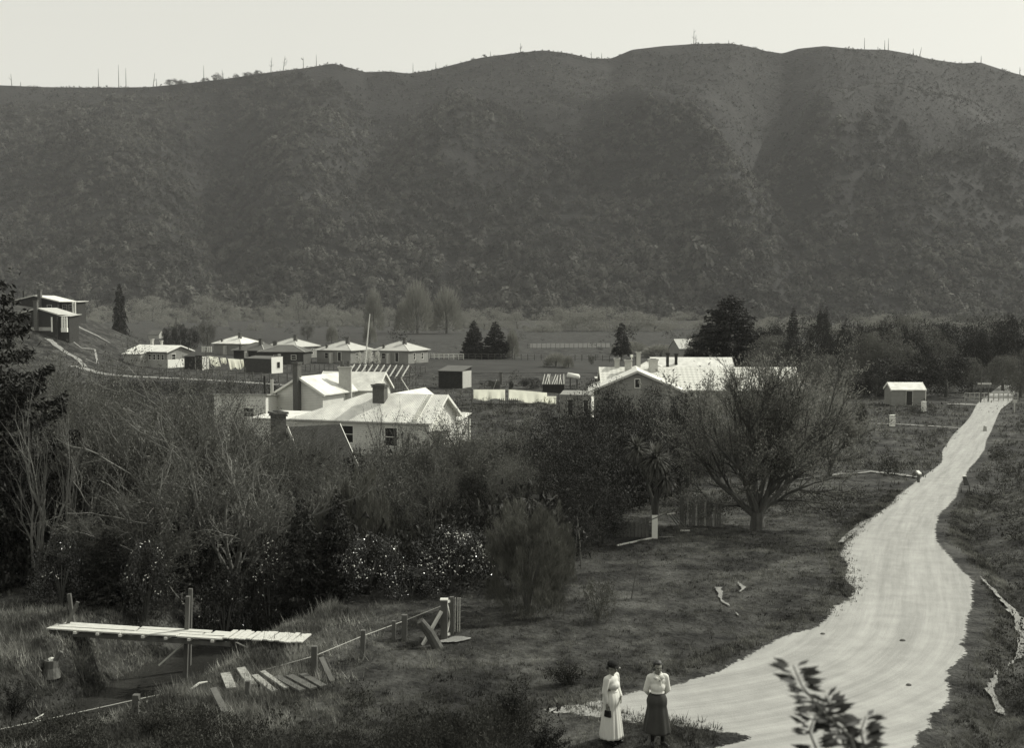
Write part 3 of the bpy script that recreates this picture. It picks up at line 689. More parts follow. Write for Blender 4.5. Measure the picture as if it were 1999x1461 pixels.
# ================================================================== buildings
def gable_wall(L_, D, wh, rh, base=.0):
    return MB().prism([(-D / 2, -base), (D / 2, -base), (D / 2, wh), (0, wh + rh - .02), (-D / 2, wh)], 'x', -L_ / 2, L_ / 2)
def body(root, ox, oy, rz, L_, D, wh, rh, kind='gable', wm=None, rm=None, oh=.35, base=.6, trim=None, oz=0):
    """one wall and roof volume of a building; returns a frame for its openings"""
    loc = (ox, oy, oz); rr = R(rz)
    th = .10
    if kind == 'gable':
        gable_wall(L_, D, wh, rh, base).build('wall', wm, root, loc=loc, rz=rr)
        s = rh / (D / 2); e = D / 2 + oh; ze = wh - oh * s
        MB().prism([(-e, ze), (0, wh + rh), (e, ze), (e, ze + th), (0, wh + rh + th * 1.1), (-e, ze + th)], 'x', -L_ / 2 - oh * .8, L_ / 2 + oh * .8).build('roof', rm, root, loc=loc, rz=rr)
        if trim:
            for sx in (-1, 1):
                b = MB(); x = sx * (L_ / 2 + oh * .8 + .02)
                b.prism([(-e, ze - .1), (0, wh + rh - .12), (e, ze - .1), (e, ze + th + .03), (0, wh + rh + th + .04), (-e, ze + th + .03)], 'x', x - .02, x + .02)
                b.build('bargeboard', trim, root, loc=loc, rz=rr)
    elif kind == 'hip':
        MB().box((0, 0, (wh - base) / 2), (L_, D, wh + base)).build('wall', wm, root, loc=loc, rz=rr)
        e, f = L_ / 2 + oh, D / 2 + oh; r = max(L_ - D, .6) / 2; z0 = wh - .05
        m = MB()
        v = [(-e, -f, z0), (e, -f, z0), (e, f, z0), (-e, f, z0), (-e, -f, z0 + th), (e, -f, z0 + th), (e, f, z0 + th), (-e, f, z0 + th), (-r, 0, wh + rh), (r, 0, wh + rh)]
        m.add(v, [(3, 2, 1, 0), (0, 1, 5, 4), (1, 2, 6, 5), (2, 3, 7, 6), (3, 0, 4, 7), (4, 5, 9, 8), (5, 6, 9), (6, 7, 8, 9), (7, 4, 8)])
        m.build('roof', rm, root, loc=loc, rz=rr)
        if trim:
            b = MB(); 
            for p, q in ((4, 8), (5, 9), (6, 9), (7, 8), (8, 9)): b.bar(Vector(v[p]) + Vector((0, 0, .02)), Vector(v[q]) + Vector((0, 0, .04)), .16, .06)
            b.build('ridge_cap', trim, root, loc=loc, rz=rr)
    elif kind == 'halfhip':        # hipped at -x, gabled at +x
        hipr = 5.0
        gable_wall(L_ - hipr, D, wh, rh, base).build('wall', wm, root, loc=(ox + hipr / 2 * math.cos(rr), oy + hipr / 2 * math.sin(rr), oz), rz=rr)
        MB().box((-L_ / 2 + hipr / 2, 0, (wh - base) / 2), (hipr, D, wh + base)).build('wall', wm, root, loc=loc, rz=rr)
        s = rh / (D / 2); e = L_ / 2 + oh; f = D / 2 + oh; ze = wh - oh * s; m = MB()
        v = [(-e, -f, ze), (e, -f, ze), (e, f, ze), (-e, f, ze), (-e, -f, ze + th), (e, -f, ze + th), (e, f, ze + th), (-e, f, ze + th), (-L_ / 2 + hipr, 0, wh + rh + th), (e, 0, wh + rh + th), (e, 0, wh + rh), (-L_ / 2 + hipr, 0, wh + rh)]
        m.add(v, [(4, 5, 9, 8), (8, 9, 6, 7), (7, 4, 8), (0, 1, 5, 4), (3, 0, 4, 7), (2, 3, 7, 6), (1, 10, 9, 5), (10, 2, 6, 9), (1, 0, 11, 10), (3, 2, 10, 11), (0, 3, 11)])
        m.build('roof', rm, root, loc=loc, rz=rr)
        x = e + .02; MB().prism([(-f, ze - .1), (0, wh + rh - .12), (f, ze - .1), (f, ze + th + .03), (0, wh + rh + th + .04), (-f, ze + th + .03)], 'x', x - .02, x + .02).build('bargeboard', trim or wm, root, loc=loc, rz=rr)
    elif kind == 'lean':           # high side at +y when rh > 0
        zl, zh = (wh, wh + rh) if rh >= 0 else (wh - rh, wh)
        MB().prism([(-D / 2, -base), (D / 2, -base), (D / 2, zh), (-D / 2, zl)], 'x', -L_ / 2, L_ / 2).build('wall', wm, root, loc=loc, rz=rr)
        s = (zh - zl) / D; e = D / 2 + oh
        MB().prism([(-e, zl - oh * s + .01), (e, zh + oh * s + .01), (e, zh + oh * s + th), (-e, zl - oh * s + th)], 'x', -L_ / 2 - oh, L_ / 2 + oh).build('roof', rm, root, loc=loc, rz=rr)
    return dict(root=root, loc=loc, rz=rr, L=L_, D=D)
def opening(fr, side, a, z, w, h, kind='window', fm=None, pm=None, cross=True):
    """a window or door on side f, b, l or r of a volume"""
    L_, D = fr['L'], fr['D']
    def tr(p):                    # p: (along, out, z)
        if side == 'f': return (p[0], -D / 2 - p[1], p[2])
        if side == 'b': return (p[0], D / 2 + p[1], p[2])
        if side == 'r': return (L_ / 2 + p[1], p[0], p[2])
        return (-L_ / 2 - p[1], p[0], p[2])
    def bx(m, c, d):
        c2 = tr(c); dd = (d[0], d[1], d[2]) if side in 'fb' else (d[1], d[0], d[2]); m.box(c2, dd)
    t = .07
    m = MB()
    bx(m, (a - w / 2 - t / 2, .03, z), (t, .07, h + 2 * t)); bx(m, (a + w / 2 + t / 2, .03, z), (t, .07, h + 2 * t))
    bx(m, (a, .03, z + h / 2 + t / 2), (w, .07, t)); bx(m, (a, .035, z - h / 2 - t / 2), (w, .09, t))
    if cross and kind == 'window': bx(m, (a, .03, z), (w, .05, .05))
    o = m.build(kind, fm or M_white, fr['root'], loc=fr['loc'], rz=fr['rz'])
    q = MB(); bx(q, (a, .012, z), (w, .02, h))
    q.build('pane' if kind == 'window' else 'door_panel', pm or (M_glass if kind == 'window' else M_boardd), o)
    return o
def chimney(root, x, y, z0, z1, w, d, m=None, pots=0, loc=(0, 0, 0), rz=0, cap=True):
    b = MB().box((x, y, (z0 + z1) / 2), (w, d, z1 - z0))
    if cap: b.box((x, y, z1 - .16), (w + .14, d + .14, .10)); b.box((x, y, z1 - .02), (w + .22, d + .22, .12))
    o = b.build('chimney', m or M_brick, root, loc=loc, rz=R(rz))
    MB().box((x, y, z1 + .06), (w * .7, d * .7, .05)).build('chimney_top', M_cap, o)
    for i in range(pots):
        xx = x + (i - (pots - 1) / 2) * w * .55
        MB().tube([(xx, y, z1 + .02), (xx, y, z1 + .6)], [.2, .17], 10).build('chimney_pot', M_brick, o)
    return o
def corner_center(cx, cy, rz, L_, D):
    """centre of a plan whose front right corner is at cx, cy"""
    a = R(rz); return (cx - L_ / 2 * math.cos(a) - D / 2 * math.sin(a), cy - L_ / 2 * math.sin(a) + D / 2 * math.cos(a))
FL = -3.5
# ---- the near white house
c = corner_center(-6.45, 87.2, -18, 11.6, 6)
h = thing('house', 'large white weatherboard house with bright iron roof and roof ladder, nearest the thicket', 'house', (c[0], c[1], FL), R(-18))
b = body(h, 0, 0, 0, 11.6, 6, 3.15, 1.75, 'halfhip', M_board, M_iron, .4, trim=M_white)
opening(b, 'f', -1.2, 1.9, 1.0, 1.3); opening(b, 'f', 2.6, 1.8, 1.0, 1.4); opening(b, 'r', -1.2, 1.7, 1.1, 1.5)
chimney(h, .7, -.9, 3.2, 5.75, 1.0, .75)
b2 = body(h, -7.7, -.9, 0, 3.8, 4.4, 2.9, .16, 'lean', M_board, M_iron, .25)
opening(b2, 'f', .8, 1.7, .8, 1.4)
b3 = body(h, 0.6, 5.2, 90, 7, 4.6, 3.1, 1.65, 'gable', M_board, M_iron, .3)
b4 = body(h, 4.6, 4.4, 0, 2.4, 2.6, 2.5, .4, 'lean', M_board, M_iron, .25)
m = MB()
for i in range(13):
    t = i / 12; m.box((4.7, -3.2 + 3.1 * t, 3.18 + 1.72 * t + .06), (.42, .06, .05))
for sx in (-.2, .2): m.bar((4.7 + sx, -3.25, 3.15), (4.7 + sx, -.05, 5.0), .05, .05)
m.build('roof_ladder', M_white, h)
m = MB().box((6.25, -1.2, 1.1), (.8, 1.7, 2.1)); m.build('porch', M_white, h)
MB().prism([(-2.5, 2.35), (.1, 2.35), (-.6, 2.9), (-1.8, 2.8)], 'x', 5.9, 6.9).build('porch_roof', M_iron, h)
for p in ((5.9, 5.9), (5.9, 3.2)): MB().box((p[0], p[1], 1.2), (.1, .1, 2.6)).build('verandah_post', M_white, h)
m = MB().box((-7.7, -3.16, 2.68), (4.2, .06, .08)); m.build('gutter', M_white, h)
# ---- the weatherboard house behind it
h = thing('house', 'weatherboard house with brick chimney up its gable end, behind the large white house', 'house', (PX(584, 112), 112, FL), 0)
a = R(68); b = body(h, 4.2 * math.cos(a), 4.2 * math.sin(a), 68, 8.4, 5.3, 3.5, 1.5, 'gable', M_board, M_iron, .4, trim=M_white)
chimney(h, -4.5, .1, 0, 6.5, .7, .55, loc=(4.2 * math.cos(a), 4.2 * math.sin(a), 0), rz=68)
b = body(h, 4.4, 7.6, -12, 6.4, 4.8, 3.5, 1.55, 'gable', M_board, M_iron, .35, trim=M_white)
chimney(h, 4.05, 3.4, 2.0, 5.9, 1.25, .7, M_brickp, 2)
b = body(h, -5.2, -.4, -6, 5.2, 4, 3.1, -.35, 'lean', M_board, M_irong, .25)
opening(b, 'f', .9, 1.75, 1.0, .8, pm=M_glass)
chimney(h, -3.6, .5, 3.2, 5.1, .18, .18, M_cap, cap=False); chimney(h, -2.9, .6, 3.2, 4.8, .26, .26, M_brickp, cap=False)
# ---- low dark roofed hut half hidden left
h = thing('hut', 'low dark roofed hut with thin pipe chimney, half hidden by the left twiggy trees', 'hut', (PX(385, 92), 92, FL - .9), R(-8))
b = body(h, 0, 0, 0, 5.2, 4, 2.2, 1.0, 'gable', M_boardm, M_irond, .3); chimney(h, -1, 0, 3, 4.8, .22, .22, M_brickp, cap=False); opening(b, 'f', 1, 1.2, .8, .8)
# ---- steep shingled shed in the thicket
gg = g1(PX(622, 63), 63)
h = thing('shed', 'small shed with steep dark shingle roof and white bargeboards, sunk in the thicket', 'shed', (PX(612, 63.2), 63.2, gg - .2), R(33))
b = body(h, 0, 0, 0, 2.7, 4.6, 1.6, 2.0, 'gable', M_boardd, M_shingle, .25, trim=M_white)
chimney(h, -1.9, .6, 0, 4.5, .62, .78, M_brick)
# ---- school-like long building
h = thing('school', 'long building with pale patterned roofs, many chimneys and a grey front gable', 'building', (PX(1237, 124), 124, FL), 0)
b = body(h, .9, 5.2, 85, 10.4, 10.2, 2.7, 2.2, 'gable', M_boardm, M_iron, .45, trim=M_trim)
opening(b, 'l', 0, 3.6, .5, .9, cross=False)
b = body(h, 8.6, 9.6, -1, 22.6, 9, 2.6, 2.2, 'gable', M_boardm, M_diamond, .4, trim=M_white)
opening(b, 'f', -1.5, 1.6, 1.2, 1.2); opening(b, 'f', 3.5, 1.6, 1.2, 1.2)
body(h, 10.6, 27, -2, 10.4, 8, 3.0, 2.2, 'gable', M_boardm, M_iron, .3, trim=M_white)
body(h, 4.4, 22, -2, 7.5, 7, 3.0, 1.9, 'hip', M_boardm, M_iron, .3, trim=M_white)
for x, y, z, w, d, mm in ((-.9, 9.8, 5.9, .55, .55, M_brickp), (.3, 8.6, 5.8, .75, .6, M_brickp), (3.3, 9.0, 5.85, 1.0, .8, M_brickp), (2.9, 21, 6.2, .5, .5, M_brickp), (7.2, 25, 5.9, .35, .35, M_cap), (8.4, 25.5, 5.8, .35, .35, M_cap), (3.0, 22.5, 5.6, .7, .5, M_brick)):
    chimney(h, x, y, 3.6, z, w, d, mm)
MB().tube([(1.4, 15, 2), (1.4, 15, 5.9)], .04, 5).box((1.4, 15, 6.0), (.3, .3, .3)).build('vent_pipe', M_white, h)
MB().box((7.35, 1.6, 1.0), (.12, 2.4, 2.2)).build('end_wall', M_white, h)
# ---- outhouses beside it
for (u, Y, w, hh, lab) in ((1111, 122, 1.55, 2.75, 'narrow grey outhouse with a dark doorway, left one of the pair by the patterned roof'), (1141, 121, 1.75, 2.8, 'grey outhouse with pale side board, nearer the front gable')):
    h = thing('outhouse', lab, 'outhouse', (PX(u, Y), Y, FL), R(-14), 'outhouses beside the long building')
    b = body(h, 0, 0, 0, w, 1.8, hh - .25, .3, 'lean', M_boardm, M_boardm, .05); opening(b, 'f', .35, 1.2, .5, 1.7, 'door', M_trim)
    MB().box((w / 2 + .03, 0, 1.3), (.04, 1.5, 2.3)).build('side_board', M_white if u > 1120 else M_trim, h)
# ---- small hut by the road
h = thing('hut', 'small plain hut with bright white roof standing alone near the far road', 'hut', (PX(1768, 138), 138, FL), R(-3))
b = body(h, 0, 0, 0, 4.0, 3.2, 1.95, .75, 'gable', M_boardm, M_iron, .12, trim=M_white); opening(b, 'f', .1, .95, .7, 1.7, 'door', M_trim)
MB().box((2.05, -1.6, 1.0), (.1, .1, 2.0)).build('corner_board', M_white, h)
h = thing('hut', 'pale low roof glimpsed between trees beyond the long building', 'hut', (PX(1335, 260), 260, FL), R(20)); body(h, 0, 0, 0, 5, 5, 2.6, 2.0, 'gable', M_boardm, M_irong, .2)
h = thing('hut', 'tiny low shed among bushes left of the white roofed hut', 'shed', (PX(1633, 150), 150, FL), 0); body(h, 0, 0, 0, 1.6, 2, 1.0, .2, 'lean', M_boardm, M_irong, .1)
# ---- dark lean-to shed, centre
h = thing('shed', 'dark timber shed with slanting flat roof and pale door end, in the open field', 'shed', (PX(888, 168), 168, FL), R(-24))
b = body(h, 0, 0, 0, 3.9, 3.2, 2.5, .6, 'lean', M_woodd, M_irond, .12); 
opening(b, 'r', 0, 1.2, .8, 1.9, 'door', M_trim, M_wood); MB().box((1.99, 0, 1.3), (.04, 2.9, 2.5)).build('end_wall', M_trim, h)
# ---- bark roofed lean-to
h = thing('lean_to', 'rough low lean-to with sticks laid over its roof, right of the dark hedge', 'shed', (PX(1081, 158), 158, FL), R(-4))
b = body(h, 0, 0, 0, 3.0, 2.4, 1.2, .9, 'lean', M_woodd, M_wood, .1)
m = MB(); rng = random.Random(5)
for i in range(10): x = -1.5 + i * .33; m.bar((x, -1.4, 1.28), (x + rng.uniform(-.3, .5), 1.3, 2.35 + rng.random() * .2), .07)
m.build('roof_poles', M_woodp, h)
# ---- bungalow, left
c = corner_center(PX(326, 222), 222, -27, 10, 6.6); gz0 = max(g1(*c), g1(PX(326, 222), 222))
h = thing('house', 'bungalow with bright white roof and porch, above the pale track on the left', 'house', (c[0], c[1], FL), R(-27))
b = body(h, 0, 0, 0, 10, 6.6, 3.3, 1.0, 'gable', M_boardm, M_iron, .6, trim=M_white)
m = MB().box((0, -3.33, .8), (9.9, .06, 1.7)); m.build('lower_wall', M_rough, h); MB().box((5.03, 0, .8), (.06, 6.5, 1.7)).build('lower_wall', M_white, h)  # right end panel whiter than the front: its sunlit brightness put into the colour
for x in (-3.2, -1.6, .4, 1.6, 2.7, 3.8): opening(b, 'f', x, 2.1, .62, 1.0)
opening(b, 'r', -1.6, 2.1, 1.0, 1.2); body(h, -2.4, -4.3, 0, 4.6, 2.0, 2.7, .45, 'lean', M_rough, M_iron, .25)
chimney(h, -3.4, 1.2, 3.6, 5.5, .5, .5, M_brickp); chimney(h, -1.2, 1.6, 3.6, 5.2, .35, .35, M_brickp)
MB().box((4.5, -2.8, 4.0), (1.0, .06, .06)).build('gable_brace', M_white, h)
# ---- outbuilding by the bungalow
h = thing('shed', 'dark narrow washhouse with pale corner boards, between the bungalow and the washing', 'shed', (PX(378, 219), 219, FL), R(-20))
b = body(h, 0, 0, 0, 2.6, 2.6, 2.4, .5, 'lean', M_woodd, M_boardd, .15); MB().box((1.35, -1.35, 1.2), (.12, .12, 2.4)).build('corner_board', M_white, h)
h2 = thing('shed', 'dark square shed with a light right edge beside the washhouse', 'shed', (PX(394, 216), 216, FL), R(-20)); body(h2, 0, 0, 0, 1.5, 2.2, 2.7, .1, 'lean', M_boardd, M_boardd, .05); MB().box((.78, 0, 1.3), (.05, 2.2, 2.6)).build('side_board', M_trim, h2)
# ---- long corrugated shed
c = corner_center(PX(529, 203), 203, -30, 6.6, 3.0)
h = thing('shed', 'long dark corrugated shed with a white end and open doorway, right of the washing line', 'shed', (c[0], c[1], FL), R(-30))
b = body(h, 0, 0, 0, 6.6, 3.0, 2.6, .35, 'lean', M_batten, M_irond, .05); MB().box((3.34, 0, 1.5), (.05, 3.0, 2.95)).build('end_wall', M_white, h)
opening(b, 'r', .3, 1.5, .8, 1.1, pm=M_glass, cross=False).location = (.05, 0, 0)
# ---- four hipped cottages and two dark roofed ones
def cottage(u, Y, lab, rz=-25, wm=M_boardm, rm=M_irong, s=1.0, rh=1.9, group='hipped cottages in a row across the valley', trim=M_iron, ch=((1.6, -1.2), (-2.2, -3.6)), L_=8.6, D=8.6, wh=2.75, wins=True):
    c = corner_center(PX(u, Y), Y, rz, L_, D)
    h = thing('cottage', lab, 'cottage', (c[0], c[1], FL), R(rz), group)
    b = body(h, 0, 0, 0, L_, D, wh, rh, 'hip', wm, rm, .45, trim=trim)
    for i, (x, y) in enumerate(ch): chimney(h, x, y, wh - .1, wh + (rh + .75 if i == 0 else 1.15), .75 if i == 0 else .4, .6 if i == 0 else .4, M_brick)
    if wins:
        opening(b, 'r', -1.8, 1.5, .7, 1.3, fm=M_white); opening(b, 'r', 1.6, 1.5, .7, 1.3, fm=M_white); opening(b, 'f', 1.5, 1.4, .8, 1.9, 'door', M_white)
        opening(b, 'f', -1.8, 1.6, .8, 1.1, fm=M_trim)
    MB().box((-.3, -D / 2 - .5, 1.1), (.5, .9, 2.2)).build('porch', M_trim, h)
    return h
cottage(797, 238, 'pale hipped cottage at the right end of the row, by the rail fence', rm=M_irong)
cottage(684, 240, 'hipped cottage just behind the leaning white pole')
cottage(580, 262, 'hipped cottage partly hidden by the dark boarded house', rm=M_irong)
cottage(470, 284, 'hipped cottage with the brightest white roof, farthest left of the row', rm=M_iron, wins=False)
cottage(515, 250, 'low house with dull dark hipped roof, behind the drying sheets', rm=M_irond, trim=M_irong, rh=1.8, L_=8.4, D=7, wh=2.3, group='dark roofed houses behind the washing', wm=M_boardd, wins=False)
h = cottage(592, 236, 'dark vertical boarded house with low hipped roof and white framed window', rz=-6, rm=M_irond, trim=M_irong, rh=1.35, L_=9.4, D=6, wh=2.6, group='dark roofed houses behind the washing', wm=M_batten, wins=False, ch=((-2.5, .5),))
fr = dict(root=h, loc=(0, 0, 0), rz=0, L=9.4, D=6); opening(fr, 'f', 2.6, 1.5, 1.0, .9); opening(fr, 'f', -1.2, 1.5, 1.0, .9, fm=M_trim)
# ---- the two houses on the knoll
z0 = g1(PX(75, 226), 226)
h = thing('house', 'dark walled house with white porch columns on the knoll, lower of the two', 'house', (PX(74, 221), 221, P(74, 646, 219).z), R(0))
b = body(h, 0, 4.5, 90, 9, 7.6, 3.2, 1.15, 'gable', M_boardd, M_irong, .4, base=3, trim=M_trim)
chimney(h, -4.8, .1, 0, 5.9, .8, .7, M_brick, loc=(0, 4.5, 0), rz=90); MB().box((-.6, -.05, .3), (6.6, .1, .7)).build('foundation', M_rough, h)
b = body(h, 4.3, 3.5, 0, 3.0, 5.0, 2.75, .3, 'lean', M_boardd, M_irong, .45, base=3)
for x in (2.9, 4.9, 5.35, 5.8): MB().box((x, -.2, 1.2), (.24, .24, 2.9)).build('porch_column', M_white, h)
MB().box((5.35, -.2, .1), (1.2, .5, .8)).build('column_base', M_white, h); opening(b, 'f', .6, 1.7, .6, 1.0)
h = thing('house', 'dark walled house with white roof edge on top of the knoll, higher of the two', 'house', (PX(70, 246), 246, P(70, 616, 246).z), 0)
b = body(h, 0, 5, 90, 10, 9.8, 3.1, 1.2, 'gable', M_boardd, M_iron, .6, base=3.5, trim=M_trim)
chimney(h, -5.3, -1.2, -.5, 5.5, .9, .7, M_brick, loc=(0, 5, 0), rz=90); chimney(h, -4.0, 3.6, 3, 5.4, .28, .28, M_cap, cap=False)
b = body(h, 6.6, 4.2, 0, 3.8, 5, 2.9, .15, 'lean', M_boardd, M_iron, .5, base=3.5); opening(b, 'f', -.8, 1.7, .9, 1.2, fm=M_trim); opening(b, 'f', .6, 1.7, .9, 1.2, fm=M_trim)
for x in (7.9, 8.4): MB().box((x, .9, 1.2), (.26, .26, 3.4)).build('porch_column', M_white, h)
opening(dict(root=h, loc=(0, 0, 0), rz=0, L=9.8, D=.3), 'f', 3.2, 1.7, .9, 1.1, fm=M_trim)
h = thing('hut', 'small distant hut with pale gable beyond the knoll and the bushes', 'hut', (PX(305, 400), 400, FL), R(-10)); body(h, 0, 0, 0, 4, 3.6, 2.4, 1.4, 'gable', M_rough, M_irond, .2)
# ---- timber frame under construction
h = thing('timber_frame', 'unroofed timber building frame with a row of bare rafters', 'frame', (PX(745, 157), 157, FL), R(-20))
Lf, Df, ef, rf = 8.4, 4.6, 2.5, 4.0
for i in range(10):
    x = -Lf / 2 + i * Lf / 9; m = MB()
    m.bar((x, -Df / 2 - .25, ef - .15), (x, 0, rf), .14, .12); m.build('rafter', M_woodp, h); MB().bar((x + .08, .05, rf), (x + .08, Df / 2 + .2, ef - .1), .08, .08).build('rafter', M_dead, h)
for i in range(18):
    x = -Lf / 2 + i * Lf / 17; MB().box((x, -Df / 2, ef / 2), (.09, .1, ef)).build('post', M_wood, h)
    MB().box((x, Df / 2, ef / 2), (.09, .1, ef)).build('post', M_wood, h)
for y, z in ((-Df / 2 - .09, ef), (Df / 2 + .09, ef), (0, rf + .02)): MB().bar((-Lf / 2 - .1, y, z), (Lf / 2 + .1, y, z), .1).build('beam', M_wood, h)
for s in (-1, 1):
    MB().bar((s * Lf / 2, -Df / 2, ef + .1), (s * Lf / 2, Df / 2, ef + .1), .1).bar((s * (Lf / 2 + .1), 0, ef), (s * (Lf / 2 + .1), 0, rf), .08).bar((s * (Lf / 2 + .1), -Df / 2, .1), (s * (Lf / 2 + .1), Df / 2, ef), .08).build('end_brace', M_wood, h)
MB().bar((-1, -Df / 2 - .15, .1), (2.2, -Df / 2 - .15, ef), .09).bar((4.2, -Df / 2 - .15, 2.2), (6.2, -Df / 2 - 1, 0), .09).build('brace', M_woodp, h)

# ================================================================== poles, fences, washing
def pole(name, lab, cat, base, top, r, m=M_wood, arms=(), group=None, r2=None):
    base = Vector(base); top = Vector(top); t = thing(name, lab, cat, base, 0, group); d = top - base
    MB().tube([(0, 0, -.3), d * .5, d], [r, (r + (r2 or r)) / 2, r2 or r], 8).build('shaft', m, t)
    for f, w in arms: MB().box(d * f, (w, .1, .12)).build('crossarm', m, t)
    return t
pole('flagpole', 'tall leaning white pole standing behind the timber frame', 'pole', S(710, 200), P(722, 613, 200), .16, M_white, r2=.07)
pole('telegraph_pole', 'telegraph pole with short crossarm above the bushes left of the cottages', 'pole', S(344, 320), P(344, 620, 320), .14, M_wood, ((.97, 1.4),))
pole('telegraph_pole', 'telegraph pole with wide crossarms by the far end of the road', 'pole', S(1894, 150), P(1893, 697, 150), .07, M_wood, ((.97, .9), (.9, .9)))
pole('telegraph_pole', 'slim pole standing beside the far white rail fence', 'pole', S(1917, 140), P(1917, 718, 140), .06, M_wood)
def fence(name, lab, A, B, n, h, rails=(.4, .9), m=M_wood, pr=.07, cat='fence', wire=False, group=None, drape=True):
    A = Vector(A); B = Vector(B); t = thing(name, lab, cat, (A.x, A.y, g1(A.x, A.y)), 0, group); o = t.location.copy(); pts = []
    for i in range(n):
        p = A.lerp(B, i / (n - 1)); z = g1(p.x, p.y); q = Vector((p.x, p.y, z)) - o; pts.append(q)
        MB().box(q + Vector((0, 0, h / 2 - .1)), (pr * 2, pr * 2, h + .2)).build('post', m, t)
    for r_ in rails:
        mb = MB()
        if wire: mb.tube([q + Vector((0, 0, h * r_)) for q in pts], .015, 4)
        else:
            for i in range(n - 1): mb.bar(pts[i] + Vector((0, -pr, h * r_)), pts[i + 1] + Vector((0, -pr, h * r_)), .05, .11)
        mb.build('wire' if wire else 'rail', M_wire if wire else m, t)
    return t
fence('rail_fence', 'white post and rail fence right of the last hipped cottage', S(838, 262), S(905, 258), 8, 1.3, (.35, .65, .95), M_white, .05)
fence('rail_fence', 'white rail fence at the left of the brightest hipped cottage', S(394, 300), S(412, 300), 6, 1.5, (.9,), M_white, .12)
fence('rail_fence', 'white rail fence across the far end of the road', S(1886, 143), S(1990, 143), 12, 1.15, (.45, .95), M_rough, .045)
fence('wire_fence', 'line of dark posts along the pale track in front of the bungalow', S(190, 207), S(560, 178), 26, 1.5, (.5, .9), M_wood, .08, wire=True)
fence('wire_fence', 'low post fence behind the timber frame, in front of the cottages', S(560, 212), S(830, 205), 30, 1.3, (.5, .9), M_wood, .06, wire=True)
fence('wire_fence', 'post fence along the far side of the open field', S(840, 262), S(1190, 250), 28, 1.4, (.5, .9), M_wood, .08, wire=True)
fence('wire_fence', 'post fence bounding the pale far paddock', S(1030, 325), S(1200, 330), 20, 1.5, (.5, .9), M_wood, .05, wire=True)
fence('rail_fence', 'dark rail fence behind the near white house', S(850, 120), S(920, 124), 8, 1.2, (.5, .9), M_wood, .06)
def sheet(lab, u0, v0, u1, v1, Y, seed=0, group='washing on the lines', sag=.0, name='sheet', v0b=None, v1b=None):
    a = P(u0, v0, Y); b = P(u1, v0b if v0b is not None else v0, Y); h0 = a.z - P(u0, v1, Y).z; h1 = b.z - P(u1, v1b if v1b is not None else v1, Y).z
    nx, ny = 24, 10; rng = np.random.default_rng(seed); ph = rng.uniform(0, 6, 3)
    s = np.linspace(0, 1, nx)[None, :]; t = np.linspace(0, 1, ny)[:, None]
    X = a.x + (b.x - a.x) * s + 0 * t; hh = (h0 + (h1 - h0) * s); Zt = a.z + (b.z - a.z) * s
    Zz = Zt - hh * t * (1 + .10 * np.sin(s * 9 + ph[0])); Yy = Y + t * hh * .75 + t * (.18 * np.sin(s * 14 + ph[1]) + .1 * np.sin(s * 31 + ph[2])) + 0 * X
    me = grid_mesh(name, X - a.x, Yy - Y, Zz - a.z, M_linen)
    o = link(name, me, None, (a.x, Y, a.z)); sm = o.modifiers.new('thick', 'SOLIDIFY'); sm.thickness = .02
    return tag(o, lab, 'sheet', group)
t = thing('clothesline', 'clothesline with posts by the long corrugated shed', 'clothesline', S(403, 211)); o = Vector(t.location)
for u, v in ((403, 689), (477, 700)): MB().bar(S(u, 211) - o, P(u, v, 211) - o, .1).build('post', M_wood, t)
MB().tube([P(403, 692, 211) - o, P(440, 699, 211) - o, P(477, 701, 211) - o], .02, 4).build('line', M_wire, t)
sheet('slanting white sheet at the left end of the line by the corrugated shed', 408, 695.5, 426, 716, 211, 1, v0b=698, v1b=718.5)
sheet('smallest white cloth on the line by the corrugated shed', 430, 699, 441, 711, 211, 2)
sheet('wide white sheet on the line by the corrugated shed', 444.5, 700, 468, 721, 211, 3, v0b=702)
sheet('narrow white cloth touching the corrugated shed on its line', 469, 702, 475, 718, 211, 4)
t = thing('clothesline', 'long clothesline in front of the open field, hung with large linen', 'clothesline', S(921, 139)); o = Vector(t.location)
for u, v in ((921, 758), (1090, 768)): MB().bar(S(u, 139) - o, P(u, v, 139) - o, .1).build('post', M_wood, t)
MB().tube([P(921, 760, 139) - o, P(1005, 761, 139) - o, P(1090, 769, 139) - o], .015, 4).build('line', M_wire, t)
sheet('large flat white sheet at the left of the long line in the field', 924, 761, 986, 782, 139, 5)
sheet('widest white sheet drooping in the middle of the long line in the field', 993, 760.5, 1068, 783, 139, 6, v0b=767, v1b=790)
sheet('short bunched white cloth at the right end of the long line in the field', 1062, 774, 1086, 788, 138.6, 7, v1b=791)
# low palings before the washing
fence('paling_fence', 'few low palings just in front of the large drying sheets', S(975, 137), S(1010, 137), 10, .9, (.6,), M_wood, .04)
# boiler / engine, barrel, hedge posts
t = thing('farm_engine', 'old wheeled farm engine with upright flue rusting in the field', 'engine', S(965, 162))
MB().box((0, 0, 1.1), (1.7, .9, .7)).box((.2, 0, .5), (1.2, .7, .6)).build('engine_body', M_wood, t)
MB().tube([(.95, 0, .9), (.95, 0, 2.6)], .22, 8).box((.95, 0, 2.65), (.6, .6, .12)).build('flue', M_dead, t)
for x, r in ((-.7, .75),):
    for y in (-.55, .55):
        w = MB(); w.tube([(x + r * math.cos(a), y, r + r * math.sin(a)) for a in np.linspace(0, 2 * math.pi, 19)], .06, 5, False)
        for a in np.linspace(0, math.pi, 5)[:-1]: w.bar((x - r * math.cos(a), y, r - r * math.sin(a)), (x + r * math.cos(a), y, r + r * math.sin(a)), .05)
        w.build('wheel', M_dead, t)
MB().bar((-.2, -.6, .1), (.35, -.6, 1.6), .3, .06).build('board', M_woodp, t)
